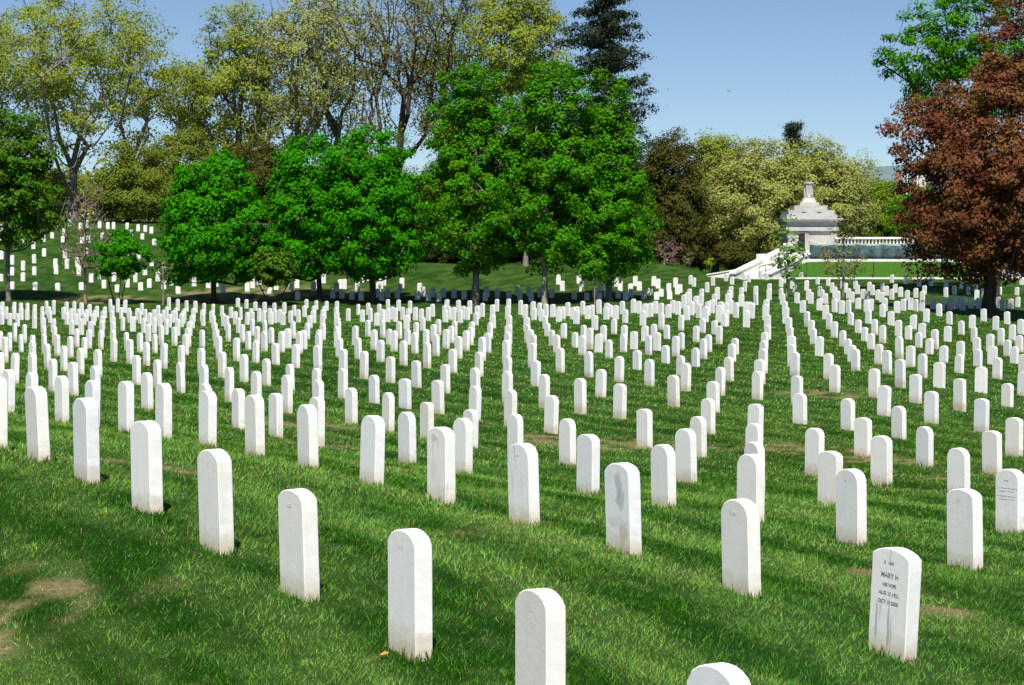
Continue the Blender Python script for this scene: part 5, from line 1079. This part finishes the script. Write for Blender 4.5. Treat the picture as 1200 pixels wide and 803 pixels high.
# balustrade with scroll pier
ba = empty("balustrade", (23.9, 156.4, ZTOP)); tag(ba, "white stone balustrade running right from the monument to a scroll pier", "balustrade")
ZR = zpx(278, 156.4) - ZTOP; ZL = zpx(286, 156.4) - ZTOP
x1 = at(1062, 156.4) - 23.9; x0 = 1.8
MB().box(x0, x1, -.3, .3, -.3, ZL - .12).build("plinth_wall", M['white_stone'], ba)
MB().box(x0, x1, -.24, .24, ZL - .118, ZL).build("bottom_rail", M['white_stone'], ba)
MB().box(x0, x1, -.22, .22, ZR - .15, ZR).build("handrail", M['white_stone'], ba)
n = 20
bal = MB().lathe(0, 0, [(.075, 0), (.075, .05), (.045, .08), (.085, .16), (.085, .22), (.045, .32), (.05, ZR - ZL - .20), (.075, ZR - ZL - .155)], 8).build("baluster", M['white_stone'], ba, True)
for i in range(n):
    o = bal if i == 0 else link(bal.copy(), ba)
    o.location = (x0 + .2 + (x1 - x0 - .4) * i / (n - 1), 0, ZL + .001)
MB().box(x1 + .003, x1 + .62, -.32, .32, -.3, ZR + .02).build("pier", M['white_stone'], ba)
sm = MB()
for k_ in range(2):
    cx = x1 + .12 + .40 * k_; n_ = 14; rr = .24
    fr = [(cx + rr * math.cos(2 * math.pi * j / n_), -.2, ZR + .24 + rr * math.sin(2 * math.pi * j / n_)) for j in range(n_)]
    bk = [(a_, .2, c_) for (a_, b_, c_) in fr]
    sm.add(fr + bk, [tuple(range(n_)), tuple(range(2 * n_ - 1, n_ - 1, -1))] + [(j, n_ + j, n_ + (j + 1) % n_, (j + 1) % n_) for j in range(n_)])
sm.build("scroll", M['white_stone'], ba)

# sculpture and sloping wall partly hidden by the red tree
li = empty("stone_sculpture", (at(1126, 150), 150.0, ZB)); tag(li, "white reclining stone sculpture under the dark red tree", "sculpture")
MB().box(-1.0, 1.0, -.4, .4, -.3, .35).build("base", M['white_stone'], li)
def blob(name, parts, m, parent):
    bmx = bmesh.new()
    for (x, y, z, rx, ry, rz) in parts:
        g = bmesh.ops.create_icosphere(bmx, subdivisions=2, radius=1.0)
        for v in g['verts']: v.co = (x + v.co.x * rx, y + v.co.y * ry, z + v.co.z * rz)
    me = bpy.data.meshes.new(name); bmx.to_mesh(me); bmx.free(); me.materials.append(m)
    o = link(bpy.data.objects.new(name, me), parent); r = o.modifiers.new("merge", 'REMESH'); r.mode = 'VOXEL'; r.voxel_size = .06; r.use_smooth_shade = True
    return o
blob("figure", [(-.1, 0, .62, .72, .28, .28), (.45, 0, .82, .30, .26, .42), (.58, 0, 1.22, .22, .2, .24), (-.65, 0, .58, .3, .3, .24), (.72, -.1, .45, .34, .09, .09), (.72, .12, .45, .34, .09, .09)], M['white_stone'], li)
rs_ = empty("ramp_wall", (at(1140, 149), 149.2, ZB)); tag(rs_, "sloping white parapet with grey side at the far right", "wall")
MB().prism((0, 0), (6.6, 2.6), .2, -.5, .28, -.5, 1.9).build("wall", M['grey_stone'], rs_)
MB().prism((-.2, -.1), (6.65, 2.6), .3, .24, .42, 1.88, 2.06).build("coping", M['white_stone'], rs_)

# thin posts standing along the kerb
for i, px in enumerate((946, 1025, 1066)):
    x = at(px, 147.0); o = MB().lathe(0, 0, [(.03, -.3), (.03, 1.15), (.045, 1.16), (.045, 1.22)], 6).build("post", M['dark_metal'])
    o.location = (x, YK + .32, ZB + .05)
    tag(o, ("thin dark post on the lawn bank, left of the brown sapling", "thin dark post on the lawn bank, right of the brown sapling", "thin dark post on the lawn bank, beside the red tree")[i], "post", "thin posts along the kerb")

# houses on a far hillside
M['brick'] = plain_mat('far_brick', (.30, .13, .09), (.42, .20, .15), 1.5, .9, 0)
M['render_white'] = plain_mat('far_white_wall', (.66, .65, .63), (.80, .79, .77), .5, .8, 0)
M['slate'] = plain_mat('far_slate', (.10, .10, .12), (.18, .18, .2), .8, .7, 0)
M['glass_dark'] = plain_mat('far_window', (.02, .03, .04), (.06, .08, .1), 1, .3, 0)
def house(px, py0, py1, wpx, wall, label, d=620.0):
    x = at(px, d); z0 = zpx(py1, d); z1 = zpx(py0, d); w = wpx / 2300 * d; dp = w * .5
    r = empty("house", (x, d, z0)); tag(r, label, "house", "houses on the far hillside")
    h = (z1 - z0) * .72
    MB().box(-w / 2, w / 2, 0, dp, -9, h).build("wall", M[wall], r)
    MB().frustum(-w / 2 - .4, w / 2 + .4, -.4, dp + .4, h + .01, -w / 2 + 1.2, w / 2 - 1.2, dp * .45, dp * .55, z1 - z0).build("roof", M['slate'], r)
    n = max(3, int(w / 2.4))
    for i in range(n):
        for j in range(max(1, int(h / 2.9))):
            cx = -w / 2 + w * (i + .5) / n; cz = 1.2 + j * 2.8
            MB().box(cx - .5, cx + .5, -.06, .05, cz, min(cz + 1.3, h - .2)).build("window", M['glass_dark'], r)
house(1052, 199, 204, 6, 'brick', "far brick house seen left of the red leaves")
house(1062, 198, 206, 9, 'render_white', "far white house half hidden by red leaves", 640)
house(1078, 197, 205, 11, 'render_white', "far white house deepest behind the red leaves", 660)
house(1028, 215, 222, 10, 'render_white', "low far white house above the yellow green bush", 560)
house(1036, 227, 232, 9, 'render_white', "lowest far white house beside the red tree", 500)
hl = MB(); n = 40
hv = []
for i in range(n + 1):
    x = 40 + i * 14; hv += [(x, 760, -8), (x, 800, zpx(197, 800) - 3 + 4 * math.sin(i * .7) * .4), (x, 1500, zpx(194.5, 1500) + 3 * math.sin(i * .35))]
tag(mesh_obj("hills", hv, [(3 * i + a, 3 * i + 3 + a, 3 * i + 4 + a, 3 * i + 1 + a) for i in range(n) for a in range(2)], plain_mat('hazy_hill', (.10, .15, .17), (.14, .19, .20), .02, .95, 0), None, True), "distant wooded ridge behind the far houses", kind="structure")  # blue of distance haze is mixed into the ridge colour

# a bird gliding in the sky
d = 190.0
bd = empty("bird", (at(853, d), d, zpx(108, d))); tag(bd, "small dark bird gliding in the open sky", "bird")
bm_ = plain_mat('dark_feather', (.03, .03, .035), (.07, .07, .075), 6, .8, 0)
body = blob("body", [(0, 0, 0, .17, .06, .055), (.16, 0, .02, .06, .045, .045), (-.2, 0, -.005, .09, .05, .02)], bm_, bd)
body.modifiers[0].voxel_size = .02
for sgn in (-1, 1):
    mesh_obj("wing", [(.09, sgn * .04, .02), (-.08, sgn * .04, .015), (.10, sgn * .22, .09), (-.05, sgn * .24, .085), (.02, sgn * .46, .06), (.09, sgn * .04, .035), (-.08, sgn * .04, .02), (.10, sgn * .22, .10), (-.05, sgn * .24, .09)],
             [(0, 1, 3, 2), (2, 3, 4), (5, 7, 8, 6), (7, 4, 8), (0, 2, 7, 5), (2, 4, 7), (1, 6, 8, 3), (3, 8, 4)], bm_, bd)
bd.rotation_euler = (.1, -.2, .9); bd.scale = (.7, .7, .7)
